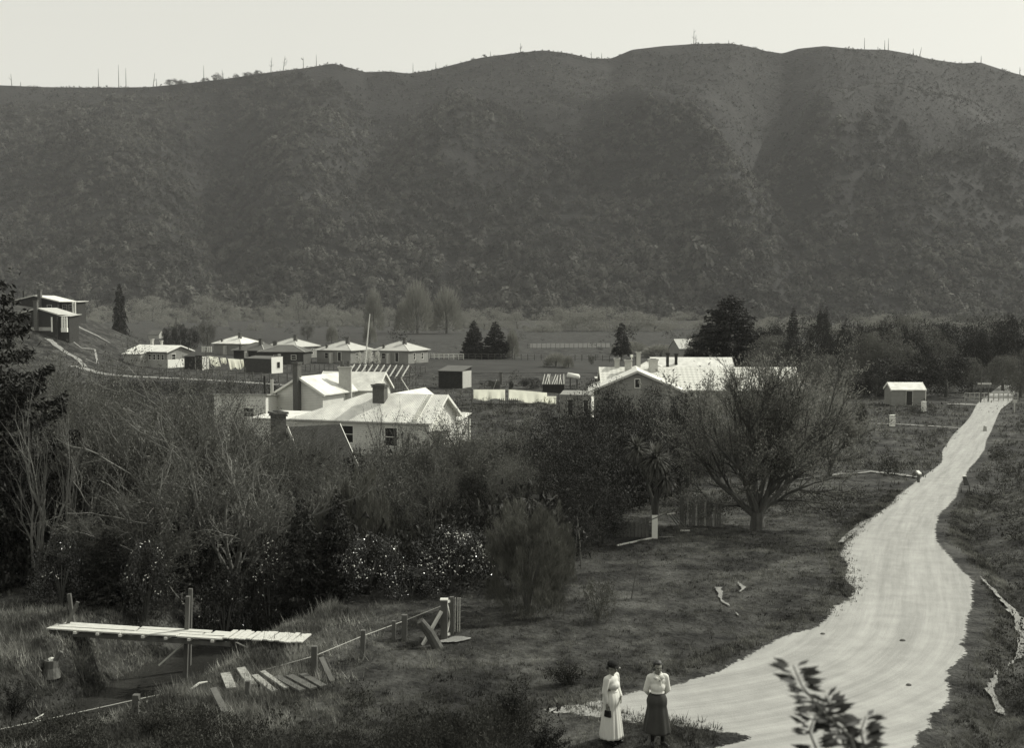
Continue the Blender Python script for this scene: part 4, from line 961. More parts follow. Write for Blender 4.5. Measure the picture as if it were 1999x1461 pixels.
t = thing('water_tank', 'white barrel shaped tank lying on a dark stand behind the outhouses', 'tank', S(1120, 165))
MB().tube([(-1.0, 0, 2.1), (-.9, 0, 2.08), (.7, 0, 1.75), (.9, 0, 1.7)], [.1, .38, .42, .2], 12).build('tank', M_white, t, smooth=True)
MB().box((-.5, 0, .8), (.12, .8, 1.7)).box((.5, 0, .7), (.12, .8, 1.4)).build('stand', M_woodd, t)
h = thing('shed', 'open dark shed edge at the left of the patterned roof', 'shed', (PX(1176, 158), 158, FL)); body(h, 0, 0, 0, 1.9, 2, 2.0, .1, 'lean', M_boardd, M_trim, .1)
for u, Y, lab in ((1745, 112, 'white stacked beehive nearer the road meadow'), (1806, 128, 'white beehive by the right side of the white roofed hut')):
    t = thing('beehive', lab, 'beehive', S(u, Y), .2, 'white beehives'); 
    for i in range(3): MB().box((.03 * (i % 2), 0, .28 + i * .36), (.42, .42, .33)).build('box', M_white, t)
    MB().box((0, 0, 1.24), (.5, .5, .05)).build('lid', M_white, t); MB().box((0, 0, .05), (.4, .4, .2)).build('base', M_wood, t)
# far road end furniture
t = thing('signpost', 'small white board on a post at the right side of the far road end', 'sign', S(1984, 128)); MB().box((0, 0, .6), (.1, .1, 1.5)).build('post', M_trim, t); MB().box((0, -.07, 1.3), (.5, .05, .4)).build('board', M_trim, t)
t = thing('gate_frame', 'pale square gateway frame above the far rail fence', 'gate', S(1924, 141)); MB().box((-.4, 0, 1.2), (.1, .1, 2.4)).box((.5, 0, 1.2), (.1, .1, 2.4)).build('post', M_wood, t); MB().box((0, -.02, 2.4), (1.7, .12, .2)).build('crossbar', M_trim, t)
t = thing('marker_post', 'short post with a pale angled cap at the left road edge', 'post', G(1793, 944), .3); MB().box((0, 0, .25), (.11, .11, .7)).build('post', M_wood, t); MB().box((0, 0, .63), (.2, .3, .08), M=Matrix.Rotation(.5, 3, 'X')).build('cap', M_white, t)
t = thing('fence_post', 'leaning pale topped post on the right road edge', 'post', G(1884, 948), 0); MB().bar((.1, 0, -.2), (-.06, 0, .5), .16).bar((.25, 0, -.2), (.02, 0, .42), .09).build('post', M_wood, t); MB().box((-.06, 0, .53), (.2, .2, .05)).build('cap', M_white, t)
t = thing('stone_marker', 'small pale stone upright near the far left road edge', 'stone', S(1927, 108)); MB().prism([(-.18, -.1), (.18, -.1), (.12, .5), (-.1, .6)], 'y', -.1, .1).build('stone', M_rough, t)
# ---- paling fence, white board panel and trestle by the willow
t = thing('paling_fence', 'dark vertical paling fence behind the big willow trunk', 'fence', G(1335, 1026)); o = Vector(t.location); rng = random.Random(3)
for i in range(17):
    p = G(1338 + i * 4.2, 1026 + .2 * i) - o; hh = 1.0 + rng.uniform(-.16, .14); MB().bar((p.x, p.y, p.z - .05), (p.x + rng.uniform(-.04, .04), p.y + .02, p.z + hh), .055 + rng.uniform(-.01, .012), .02).build('paling', M_board_old if i % 4 == 1 else M_wood, t)
a = G(1336, 1026) - o; b = G(1408, 1029) - o
for z in (.3, .85): MB().bar((a.x, a.y + .05, a.z + z), (b.x, b.y + .05, b.z + z), .06, .04).build('rail', M_wood, t)
MB().box((a.x - .1, a.y, a.z + .55), (.16, .14, 1.3)).build('post', M_wood, t)
t = thing('board_fence', 'broken pale board fence with one tall white board, left of the willow', 'fence', G(1278, 1052)); o = Vector(t.location)
MB().box((0, 0, .42), (.22, .03, .95)).build('board', M_white, t)
a = G(1205, 1068) - o; MB().bar((a.x, a.y, a.z + .05), (-.1, 0, .02), .05).build('rail', M_woodp, t); MB().bar((-1.6, .1, .1), (.55, -.05, 1.02), .035).build('rail', M_wood, t)
rng = random.Random(8)
for i in range(9): x = -1.4 + i * .14; MB().box((x, .05, .2 + .02 * i), (.11, .02, .5 + .05 * i)).build('board', M_wood, t)
t = thing('hurdle', 'slanting slatted hurdle leaning beside the white board fence', 'hurdle', G(1328, 1038)); 
for s in (0, .12, .24): MB().bar((s + .05, -.1, .02), (s - .45, .15, .68), .035).build('slat', M_wood, t)
MB().bar((-.02, -.1, .05), (.36, -.1, .05), .05).bar((-.5, .15, .66), (-.18, .15, .7), .04).build('crossbar', M_woodp, t)
# ---- footbridge
t = thing('footbridge', 'narrow plank footbridge over the stream gully, bottom left', 'footbridge', (-8.5, 29, 0)); o = Vector((-8.5, 29, 0))
A = P(103, 1222, 29.1) - o; B = P(600, 1252, 27.8) - o; Mp = A.lerp(B, .68)
dv = (B - A).normalized(); nv = Vector((-dv.y, dv.x, 0)).normalized()
for k, (f0, f1, off) in enumerate(((0, .3, -.2), (.0, .34, 0), (.02, .33, .2), (.3, .52, -.2), (.34, .6, 0), (.33, .62, .2), (.52, .70, -.2), (.6, .71, 0), (.62, .72, .2))):
    a, b = A.lerp(B, f0 + .002 + .004 * (k % 3)), A.lerp(B, f1 - .002); a = a + nv * (.012 * ((k * 7) % 3 - 1)); b = b + nv * (.012 * ((k * 5) % 3 - 1)) + Vector((0, 0, .012 * (k % 2))); MB().bar(a + nv * off + Vector((0, 0, .0 + .004 * (k % 3))), b + nv * off + Vector((0, 0, .006 * (k % 2))), .19, .035).build('plank', M_woodp, t)
rng = random.Random(2)
for i in range(14):
    p = A.lerp(B, .70 + .30 * (i + .5) / 14); MB().bar(p - nv * (.34 + rng.uniform(-.03, .05)) + Vector((0, 0, .05 + rng.uniform(-.01, .015))), p + nv * (.34 + rng.uniform(-.03, .05)) + dv * rng.uniform(-.02, .02) + Vector((0, 0, .05 + rng.uniform(-.01, .015))), .125 + rng.uniform(-.012, .008), .03).build('crossplank', M_woodp, t)
for off in (-.2, .2): MB().bar(A + nv * off + Vector((.6, 0, -.17)), A.lerp(B, .72) + nv * off + Vector((0, 0, -.14)), .09, .11, up=(0, 0, 1)).build('beam', M_wood, t)
for i in range(7): p = A.lerp(B, .12 + .09 * i); MB().bar(p - nv * .36 + Vector((0, 0, -.05)), p + nv * .3 + Vector((0, 0, -.05)), .08, .06).build('bearer', M_woodp, t)
MB().bar(P(362, 1325, 28.8) - o, P(367, 1165, 28.6) - o, .10, .10).build('post', M_wood, t)
MB().bar(P(369, 1300, 29.6) - o, P(372, 1150, 29.6) - o, .10, .10).build('post', M_wood, t)
MB().bar(P(143, 1220, 29.9) - o, P(135, 1160, 29.9) - o, .09).build('post', M_wood, t)
MB().bar(P(124, 1236, 29.2) - o, P(152, 1176, 29.3) - o, .09).build('brace', M_wood, t)
MB().bar(P(310, 1300, 28.7) - o, P(358, 1257, 28.7) - o, .04).build('brace', M_woodp, t)
MB().bar(P(450, 1252, 28.6) - o, P(490, 1271, 28.4) - o, .07).build('brace', M_wood, t)
# ---- near fence with gate
def gp(u, v): return G(u, v)
t = thing('wire_fence', 'near fence of weathered posts and a single wire rising to the garden gate', 'fence', gp(615, 1320)); o = Vector(t.location)
tops = []
for (u, vb, vt, w, m_) in ((265, 1402, 1357, .13, M_wood), (483, 1362, 1330, .1, M_wood), (613, 1320, 1262, .13, M_wood), (707, 1284, 1231, .11, M_wood), (768, 1248, 1213, .09, M_wood), (789, 1249, 1201, .13, M_wood)):
    p = gp(u, vb); q = P(u + (1 if u != 707 else 2), vt, p.y); MB().bar(p - Vector((0, 0, .2)) - o, q - o, w).build('post', m_, t); tops.append(q)
p = gp(648, 1332); MB().bar(p - o, P(626, 1285, p.y + .3) - o, .13, .06).build('brace', M_wood, t)
W = []
for u, v, y in ((-120, 1452, 22.2), (0, 1425, 22.9), (130, 1397, 23.6), (265, 1367, 24.3)): W.append(P(u, v, y))
for u, v, y in ((430, 1333, 25.6), (613, 1282, 26.6), (707, 1243, 27.8), (789, 1213, 29), (866, 1182, 29)): W.append(P(u, v, y))
MB().tube([w - o for w in W], .009, 5).build('wire', M_trim, t)
gb = gp(868, 1250)
g_ = thing('garden_gate', 'wooden garden gate between square posts at the corner of the thicket', 'gate', gb)
def q_(u, v, dy=0): return P(u, v, gb.y + dy) - gb
MB().bar(q_(867, 1252), q_(867, 1172), .17, .17).build('post', M_wood, g_); MB().box(q_(867, 1171), (.2, .2, .03)).build('post_cap', M_woodp, g_)
MB().bar(q_(882, 1250, .3), q_(882, 1166, .3), .1, .1).build('post', M_wood, g_)
MB().bar(q_(824, 1262, -.3), q_(862, 1194, -.1), .13, .05).build('brace', M_woodp, g_)
MB().bar(q_(871, 1176, .1), q_(879, 1174, .3), .06).bar(q_(871, 1240, .1), q_(879, 1238, .3), .06).bar(q_(871, 1240, .1), q_(879, 1210, .3), .04).bar(q_(879, 1210, .3), q_(872, 1178, .1), .04).build('gate_leaf', M_woodp, g_)
for u in (888, 893, 897): MB().bar(q_(u, 1245, .5), q_(u + 1, 1168, .5), .025).build('stake', M_woodp, g_)
for k in range(6):
    v = 1170 + k * 12; m = MB().tube([q_(884, v, .35), q_(897, v + 1, .6), q_(905, v - 1, .9), q_(915, v + 2, 1.2), q_(922, v, 1.4)], .005, 4); m.build('wire', M_wood, g_)
lg = gp(858, 1264); l_ = thing('log', 'thick rough log propped up at a slant in front of the gate', 'log', lg)
MB().tube([Vector((0, 0, -.1)), P(838, 1236, lg.y) - lg, P(820, 1213, lg.y - .1) - lg], [.14, .125, .10], 10).build('log', M_bark, l_)
# boards of the old bank revetment
bl = [((416, 1345), (440, 1400), .14, 'grey upright board at the left end of the collapsed bank boards'), ((440, 1324), (452, 1352), .22, 'short pale board leaning on the bank, left of the long ones'), ((470, 1312), (492, 1345), .2, 'bright split board lying above the collapsed bank'),
      ((497, 1330), (536, 1358), .15, 'pale slanting board in the middle of the collapsed bank boards'), ((512, 1312), (560, 1352), .12, 'long thin pale board high on the collapsed bank'), ((540, 1322), (590, 1356), .16, 'grey weathered board beside the square fence post'),
      ((565, 1320), (612, 1352), .18, 'dark weathered board beside the square fence post, nearer the brace'), ((590, 1322), (632, 1348), .16, 'last grey board at the right end of the collapsed bank boards')]
for i, (a, b, w, lab) in enumerate(bl):
    pa = gp(*b); ta = thing('board', lab, 'board', pa, 0, 'boards of the collapsed bank'); q = P(a[0], a[1], pa.y + .9) - pa; q.z = max(q.z, g1(pa.x + q.x, pa.y + q.y) - pa.z + .12)
    MB().bar((0, 0, .08), q, w, .04).build('board', M_board_old if i in (1, 2, 3, 4) else M_wood, ta)
def stump(u, v, s, lab):
    p = gp(u, v); t = thing('stump', lab, 'stump', p); m = MB().tube([(0, 0, -.1), (.02, 0, .1 * s), (.03, .01, .24 * s)], [.2 * s, .12 * s, .13 * s], 9)
    m.build('trunk', M_bark, t); MB().tube([(.05, 0, .235 * s), (.08, 0, .27 * s)], [.08 * s, .05 * s], 9).build('cut_top', M_woodp, t)
    MB().tube([(0, 0, .05), (-.35 * s, -.2, -.05)], [.07 * s, .03 * s], 6).tube([(.1, 0, .2 * s), (.22 * s, .02, .4 * s)], [.06 * s, .04 * s], 6).build('root', M_bark, t)
stump(98, 1314, 1.3, 'old forked tree stump on the grassy bank left of the footbridge'); stump(336, 1342, 1.0, 'small pale topped stump below the footbridge post')
for u0, v0, u1, v1, lab in ((50, 1430, 85, 1405, 'bent pale stick lying in the rank grass at the lower left'), (283, 1398, 288, 1375, 'short pale stick standing by the low fence post'), (372, 1352, 405, 1342, 'thin pale branch lying under the fence wire')):
    p = gp(u0, v0); t = thing('stick', lab, 'stick', p); q = gp(u1, v1) - p; MB().tube([(0, 0, .05), q * .5 + Vector((0, 0, .14)), q + Vector((0, 0, .12))], [.03, .025, .015], 5).build('stick', M_woodp, t)
for u, v, r, lab in ((1062 + 700, 1253, .06, 'small dark stone on the wide bend of the road'), (1606, 1240, .05, 'small dark stone at the inner side of the bend'), (1774, 1340, .05, 'small dark stone toward the lower right of the road')):
    p = gp(u, v); t = thing('stone', lab, 'stone', p); MB().ell((0, 0, .02), (r * 1.3, r, r * .7), nu=8, nv=5).build('stone', M_dead, t)
# ================================================================== trees and shrubs
LRNG = random.Random(77)
def place(kind, u, Y, vt, w, lab, cat='tree', group=None, crown=None, trunk='t', zoff=0, lean=(0, 0), rz=None):
    """crown is one high and one wide; scale it to what the photograph shows"""
    x = PX(u, Y); z = g1(x, Y) + zoff; H = P(u, vt, Y).z - z; wd = w * Y / F
    tm = TRU[LRNG.randrange(2)] if trunk == 't' else trunk
    return put_tree(kind, lab, cat, (x, Y, z), tm, crown, wd, H, LRNG.uniform(0, 6.28) if rz is None else rz, group, lean)
# ---- round pale willows and scrubby trees at the foot of the hills
far = [(100,700,618,50),(180,640,622,46),(330,620,622,44),(640,700,606,60),(670,720,610,50),(720,690,600,60),(760,700,604,50),(905,640,612,50),(945,600,620,50),(1420,480,640,70),(1480,500,632,80),(1530,460,636,70),(1590,520,628,80),(1640,480,634,60),(1740,500,630,80),(1770,450,640,60),(1830,600,622,70),(1880,560,632,70),(1940,600,624,80),(1985,560,628,70),(1720,620,616,60),(158,800,592,72),(205,860,600,60),(268,780,588,80),(300,900,583,70),(345,840,604,60),(398,800,582,66),(444,860,592,50),(478,900,602,44),(515,840,600,46),(545,880,592,50),(585,820,576,42),(612,800,600,40),(650,860,596,50),
       (690,800,604,40),(880,760,600,60),(925,700,606,50),(966,640,604,62),(1010,620,612,46),(1040,560,640,44),(1085,560,604,90),(1135,570,601,110),(1190,560,603,110),(1240,560,612,90),(1278,555,624,60),(1060,545,628,70),
       (1330,600,612,80),(1385,620,618,60),(1505,560,622,70),(1560,600,618,80),(1690,420,622,76),(1795,500,612,60),(1850,520,640,70),(1905,480,642,90),(1960,500,640,80),(20,760,600,60),(75,820,585,70),(125,860,602,60),(545,640,618,26),(430,640,622,30),(500,560,630,30)]
ordn = ['first','second','third','fourth','fifth','sixth','seventh','eighth','ninth','tenth','eleventh','twelfth','thirteenth','fourteenth']
def side(u):
    for a, b in ((150, 'beyond the knoll houses'), (260, 'behind the solitary spire conifer'), (420, 'behind the bungalow'), (540, 'behind the brightest cottage'), (660, 'behind the middle cottages'), (780, 'behind the leaning pole'), (900, 'above the last cottage'), (1030, 'behind the paired dark conifers'), (1170, 'beyond the open field'), (1330, 'behind the patterned roof'), (1500, 'behind the tall pine'), (1660, 'beyond the spruce'), (1850, 'beyond the white roofed hut'), (2300, 'beyond the far road end')):
        if u <= a: return b
cnt = {}
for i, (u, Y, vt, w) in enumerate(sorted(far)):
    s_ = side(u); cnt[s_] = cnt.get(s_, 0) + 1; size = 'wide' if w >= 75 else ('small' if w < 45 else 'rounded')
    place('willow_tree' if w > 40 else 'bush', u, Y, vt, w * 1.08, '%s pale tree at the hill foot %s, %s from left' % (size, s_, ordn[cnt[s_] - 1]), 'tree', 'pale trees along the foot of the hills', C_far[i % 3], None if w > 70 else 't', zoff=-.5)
for u, Y, vt, w, lab in ((730, 520, 548, 48, 'narrow tall bare willow left of the big bare ones at the hill foot'), (815, 500, 532, 78, 'tallest bare feathery willow at the hill foot'), (872, 510, 545, 80, 'broad bare feathery willow right of the tallest one'), (790, 530, 572, 50, 'low feathery willow in front of the tallest bare one')):
    place('willow_tree', u, Y, vt, w, lab, 'tree', 'bare willows at the hill foot', C_feather[0] if u < 850 else C_feather[1], TRU[0])
for u, Y, vt, w, lab in ((405, 330, 624, 38, 'dark round bush in the far paddock above the brightest cottage'), (600, 420, 632, 30, 'dark low bush in the far paddock'), (648, 380, 628, 30, 'thin grey bush in the far paddock behind the cottages'), (722, 370, 622, 34, 'grey bush behind the leaning pole'), (1000, 262, 632, 34, 'leaning feathery willow right of the paired conifers'), (1085, 225, 684, 60, 'thin bare bush at the far edge of the open field'), (1110, 222, 690, 26, 'dark little bush beside the thin bare one'), (1155, 235, 693, 14, 'tiny upright bush by the far field fence'), (1230, 290, 662, 90, 'grey green thicket right of the dark cypress'), (1290, 270, 668, 90, 'grey green thicket above the school chimneys'), (1390, 205, 688, 60, 'pale low willow just above the rear white roof')):
    place('bush', u, Y, vt, w, lab, 'bush', None, C_feather[1] if 'feather' in lab or 'bare' in lab or 'grey' in lab or 'pale' in lab else C_mid[0], 't')
# ---- conifers in the middle distance
for u, Y, vt, w, lab, C_, k in ((235, 330, 551, 34, 'solitary narrow dark spire conifer above the bungalow', C_cyp[0], 'conifer'), (925, 266, 624, 62, 'dark conifer, left one of the close pair right of the cottages', C_con[0], 'conifer'), (967, 262, 626, 72, 'dark conifer, right one of the close pair, wider and fuller', C_con[1], 'conifer'),
        (1213, 258, 629, 42, 'compact dark cypress standing alone above the open field', C_cyp[0], 'cypress'), (1425, 205, 572, 165, 'tallest dark pine, behind the rear white roof', C_pine[0], 'pine'), (1385, 215, 628, 120, 'dark pine crowding the tallest one from the left', C_con[1], 'pine'),
        (1548, 225, 598, 52, 'sharp spire shaped spruce right of the tall pines', C_fine[0], 'spruce'), (1648, 235, 628, 60, 'small dark spruce between the spire spruce and the pale dome tree', C_con[1], 'spruce'), (1975, 200, 612, 90, 'dark layered conifer at the right picture edge above the road end', C_con[0], 'conifer'), (1524, 235, 640, 26, 'tiny conifer tucked left of the spire spruce', C_con[1], 'conifer')):
    place(k, u, Y, vt, w, lab, 'conifer', None, C_, trunk_con, rz=1 + u)
# ---- dark round trees on the right middle distance
dk = [(1930,210,640,90),(1870,200,650,90),(1820,205,645,80),(1760,200,640,90),(1700,205,648,80),(1985,190,635,80),(1740,160,668,90),(1850,150,690,90),(1665,180,665,60),(1530,160,700,90),(1620,150,700,80),(1372,214,640,60),(1470,210,650,60),(1500,215,648,70),(1512,190,676,90),(1560,180,672,80),(1606,225,612,26),(1600,185,640,60),(1640,170,668,70),(1680,175,655,80),(1745,185,642,82),(1700,160,672,80),(1775,170,660,80),(1820,180,664,76),(1800,155,690,70),(1850,160,700,60),(1895,185,668,70),(1940,178,660,80),(1990,165,665,80),(1590,165,700,60),(1745,152,700,110),(1900,158,705,50),(1960,160,700,70),(1995,150,690,60),(1660,150,735,60),(1712,146,735,44),(1685,148,742,30)]
cnt = {}
for i, (u, Y, vt, w) in enumerate(sorted(dk)):
    s_ = 'among the tall pines' if u < 1540 else ('around the spire spruce' if u < 1665 else ('left of the hut' if u < 1750 else ('behind the white roofed hut' if u < 1850 else 'around the far road end'))); cnt[s_] = cnt.get(s_, 0) + 1
    tone = 'dark' if i % 3 else 'grey green'
    place('broadleaf_tree', u, Y, vt - (14 if vt < 690 and u > 1480 else 0), w * 1.25, '%s %s tree %s, %s from left' % ('tall' if vt < 660 else 'low', tone, s_, ordn[cnt[s_] - 1]), 'tree', 'dark trees behind the hut and road end', C_dark[i % 3] if i % 3 else C_mid[i % 2], 't')
for u, Y, vt, w, lab in ((350, 300, 632, 34, 'dark pointed bush behind the bungalow roof, left of two'), (372, 296, 640, 46, 'dark rounded bush behind the bungalow roof, right of two'), (1037, 165, 739, 58, 'dense dark clipped hedge in the open field'), (997, 160, 744, 12, 'tiny dark bush left of the clipped hedge'), (330, 296, 640, 34, 'dark thicket directly above the bungalow chimney')):
    place('bush', u, Y, vt, w, lab, 'bush', None, C_dark[1], 't')
M_bloss_glint = mat('blossom_and_glint', .62, var=.1, scale=3, trans=.2)  # tree blossom; also the colour of the painted glints on the glossy shrubs
C_bloss = unit_crown(91, 700, ROUND, 14, .4, .14, M_bloss_glint)
for u, Y, vt, w, lab in ((719, 226, 684, 22, 'bright blossoming tree beside the leaning pole, taller of two'), (735, 228, 688, 14, 'small bright blossoming bush at the wall of the end cottage'), (700, 228, 690, 10, 'smallest white flowering bush in front of the third cottage')):
    place('blossom_tree', u, Y, vt, w, lab, 'tree', 'blossoming bushes by the pole', C_bloss, 't')
# ---- cabbage trees
def cabbage(u, v, vt, heads, lab, sc=1.0, r=.13):
    p = G(u, v); H = P(u, vt, p.y).z - p.z; t = thing('cabbage_tree', lab, 'cabbage tree', p)
    seg = []; hd = []
    for (dx, dy, hz, s) in heads:
        q = Vector((dx, dy, H * hz)); seg.append((np.array([[0, 0, -.2], [dx * .2, dy * .2, H * .3], [dx * .8, dy * .8, H * hz * .8], list(q)]), np.array([r, r * .8, r * .6, r * .45]))); hd.append((q, s))
    link('trunk', cm('trunk', tubes_np(seg, 7), M_bark), t)
    for q, s in hd:
        o = link('crown', C_palm, t, q, LRNG.uniform(0, 6)); o.scale = (s, s, s)
cabbage(1280, 1022, 862, ((0, 0, .80, 1.05), (-.75, .3, .90, .85), (.35, -.3, .58, .8)), 'spiky cabbage tree with drooping sword leaves, left of the big willow', 1, .09)
cabbage(1682, 866, 782, ((0, 0, .80, 1.1), (.25, .1, .62, .8), (-.3, 0, .62, .8)), 'dark shaggy cabbage tree stump left of the white beehives', 1, .28)
# ---- the big willow
def real_tree(name, lab, cat, p, tree, leafmat, twigmat, barkmat, per, size, rz=0, sc=(1, 1, 1), group=None, seed=5, proto={}):
    key = id(tree)
    if (key, per, size) not in proto:
        thick, thin, tips = tree
        tm = cm('trunk', tubes_np(thick, 7), barkmat)
        VT = tubes_np(thin, 3); parts = [(VT, 0)]
        if per: parts.append((tip_leaves(tips, seed, per, size), 1))
        V, Fc, I = join(parts); cmesh = new_mesh('crown', V, Fc, None, False, [twigmat, leafmat], I)
        proto[(key, per, size)] = (tm, cmesh)
    tm, cmesh = proto[(key, per, size)]
    t = thing(name, lab, cat, p, rz, group); t.scale = sc
    link('trunk', tm, t); link('crown', cmesh, t); return t
T_hero = branch_tree(7, 7.0, 8, (6, 62), levels=5, kids=(4, 6), r0=.27, ratio=.66, up=.36, wiggle=.11, forkz=.09, limb_l=.78, ang=(14, 42))
p = G(1478, 1034); hs = (P(1478, 728, p.y).z - p.z) / float(np.percentile([s[0][-1][2] for s in T_hero[2]], 93))
real_tree('willow_tree', 'large spreading willow with many limbs from one short trunk, beside the road meadow', 'tree', p, T_hero, M_leaft, M_twig, M_bark, 6, .085, rz=.6, sc=(hs * .86, hs * .86, hs))
T_a = branch_tree(11, 5.6, 6, (8, 38), levels=4, kids=(4, 6), r0=.10, ratio=.60, up=.5, wiggle=.10, forkz=.10, limb_l=.85, ang=(14, 40))
T_b = branch_tree(12, 5.6, 7, (8, 45), levels=4, kids=(4, 6), r0=.11, ratio=.60, up=.45, wiggle=.16, forkz=.12, limb_l=.8, ang=(18, 52))
T_c = branch_tree(13, 5.6, 4, (5, 34), levels=4, kids=(3, 4), r0=.09, ratio=.62, up=.7, wiggle=.08, forkz=.08, limb_l=.9, ang=(12, 34))
T_d = branch_tree(14, 4.5, 6, (12, 60), levels=4, kids=(4, 6), r0=.10, ratio=.60, up=.3, wiggle=.16, forkz=.1, limb_l=.8, ang=(20, 55))
def treeH(T): return float(np.percentile([s[0][-1][2] for s in T[2]], 88))
HT = {id(T): treeH(T) for T in (T_a, T_b, T_c, T_d)}
# (column, distance, top row, prototype, leaves per twig, leaf size, materials, label)
tw = [(598,56,838,T_a,8,'leafy twiggy tree screening the steep shingle roof'),(655,57,846,T_c,3,'slender tree at the right bargeboard of the shingle roof'),(560,54,868,T_d,8,'bushy twiggy tree at the foot of the brick shed chimney'),(62,33.5,850,T_c,0,'pale bare forked sapling tree at the far left in front of the big conifer'),(118,34.5,800,T_c,0,'pale bare branching tree second from the left edge'),(165,37,800,T_a,7,'leafy twiggy tree right of the bare pale saplings'),(215,41,790,T_b,9,'leafy twiggy tree behind the dark rounded conifer bush'),
      (262,37,800,T_a,8,'twiggy willow above the glossy bushes, left of the bridge post'),(318,41,785,T_b,9,'full twiggy tree above the glossy bushes, just left of the bridge post'),(372,35.5,800,T_b,3,'tangled pale barked tree directly behind the footbridge posts'),(420,38,800,T_a,8,'twiggy tree rising in front of the weatherboard house'),
      (455,35,880,T_d,2,'low tangled pale branched tree right of the bridge post'),(476,41,862,T_b,8,'twiggy tree at the left corner of the large white house'),(530,43,875,T_a,8,'twiggy tree just below the brick shed chimney'),(585,46,885,T_b,6,'twiggy tree standing before the steep shingle roof'),(500,37,930,T_d,2,'crooked pale twigged shrub left of the paired dark conifers'),
      (650,50,900,T_a,3,'thin bare tree right of the steep shingle roof'),(705,49,850,T_c,3,'thin upright tree before the middle of the white house wall'),(752,48,800,T_c,2,'tall bare wands before the white house eave'),(800,50,820,T_c,3,'bare upright tree before the right end of the white wall'),(770,44,880,T_d,6,'bushy twiggy tree below the white house wall'),
      (845,47,850,T_a,5,'twiggy tree at the creeper covered corner of the white house'),(900,46,850,T_d,9,'leafy thicket tree right of the white house'),(840,40,920,T_b,6,'twiggy tree above the right glossy camellia'),(720,40,930,T_d,5,'twiggy thicket tree behind the left glossy camellia'),
      (955,44,850,T_d,9,'leafy twiggy tree above the large grey broom'),(620,42,930,T_d,4,'twiggy tree behind the paired dark conifers'),(235,34,930,T_d,3,'low twiggy shrub behind the dark rounded conifer bush'),(300,33.5,960,T_d,3,'low tangled shrub above the glossy bushes'),(20,36,900,T_c,2,'bare twigged tree at the left picture edge'),(140,44,760,T_b,9,'leafy tree rising behind the pale saplings'),(90,50,735,T_b,9,'leafy tree beside the big conifer top')]
for i, (u, Y, vt, T, per, lab) in enumerate(tw):
    x = PX(u, Y); z = g1(x, Y); H = P(u, vt + 12, Y).z - z; s = H / HT[id(T)]
    pale = per <= 3
    real_tree('twiggy_tree', lab, 'tree', (x, Y, z), T, M_leafm, M_barkp if per <= 3 else M_twig, M_barkp if per <= 3 else M_bark, {0: 0, 2: 5, 3: 9}.get(per, per * 2 + 6), .07, rz=i * 1.7, sc=(s * .95, s * .95, s), group='twiggy trees of the stream thicket')
for i, (u, Y, vt, lab) in enumerate(((1520, 78, 750, 'feathery crowned tree before the middle of the patterned roof'), (1590, 84, 756, 'feathery tree at the right end of the patterned roof'), (1440, 72, 790, 'feathery tree directly behind the big willow crown'), (1625, 70, 800, 'low feathery tree left of the cabbage tree stump'), (1350, 66, 772, 'feathery tree left of the big willow crown'))):
    x = PX(u, Y); z = g1(x, Y); s = (P(u, vt, Y).z - z) / HT[id(T_d)]
    real_tree('feathery_tree', lab, 'tree', (x, Y, z), T_d, M_leaft, M_twig, M_bark, 10, .12, rz=i * 2.1, sc=(s * .95, s * .95, s), group='feathery trees around the big willow')
# ---- dark manuka like trees in the centre
mk = [(905,54,862,120,'dark'),(985,50,862,150,'grey'),(1050,50,842,150,'dark'),(1120,52,800,160,'dark'),(1175,54,772,150,'dark'),(1240,57,766,150,'grey'),(1300,60,785,140,'dark'),(1345,62,800,110,'dark'),(1110,44,880,190,'dark'),(1165,46,880,170,'dark'),(1060,41,900,150,'dark'),(1000,40,905,120,'grey'),(1150,40.5,930,140,'dark'),(1225,55,850,130,'dark'),(1180,41,960,110,'dark'),(1100,37.5,985,110,'dark'),(930,42,930,120,'dark'),(865,41,950,110,'dark'),
      (780,38,985,110,'dark'),(1130,38.5,1010,90,'grey')]
C_man = [unit_crown(s, 16000, [(.02, .5), (.25, .9), (.5, 1), (.75, .8), (.97, .25)], 60, .26, .024, M_leafm, hollow=.5, aspect=.4) for s in (101, 102, 103)]
C_mand = [unit_crown(s, 16000, [(.02, .5), (.25, .9), (.5, 1), (.75, .8), (.97, .25)], 60, .26, .024, M_leafd, hollow=.5, aspect=.4) for s in (104, 105)]
names_m = ['right of the creeper covered house corner','above the large grey broom','left of the tallest centre tree','rising to the outhouses','directly below the outhouses','in front of the grey front gable','below the right slope of the gable roof','touching the big willow on its left','in the middle of the centre thicket','left of the spiky cabbage tree','between the broom and the centre thicket','just behind the top of the broom','above the white board fence','behind the cabbage tree crown','at the right foot of the centre thicket','right of the broom at its foot','over the right glossy camellia','behind the glossy camellias','between the two glossy camellias','at the front foot of the centre thicket']
for i, ((u, Y, vt, w, tone), nm) in enumerate(zip(mk, names_m)):
    C_ = C_mand[i % 2] if tone == 'dark' or u > 1030 else C_man[i % 3]
    place('shrubby_tree', u, Y, vt - (20 if u > 1030 and vt < 900 else 0), w * 1.25, 'dense fine leaved dark tree %s' % nm, 'tree', 'dense fine leaved trees of the centre thicket', C_, 't')
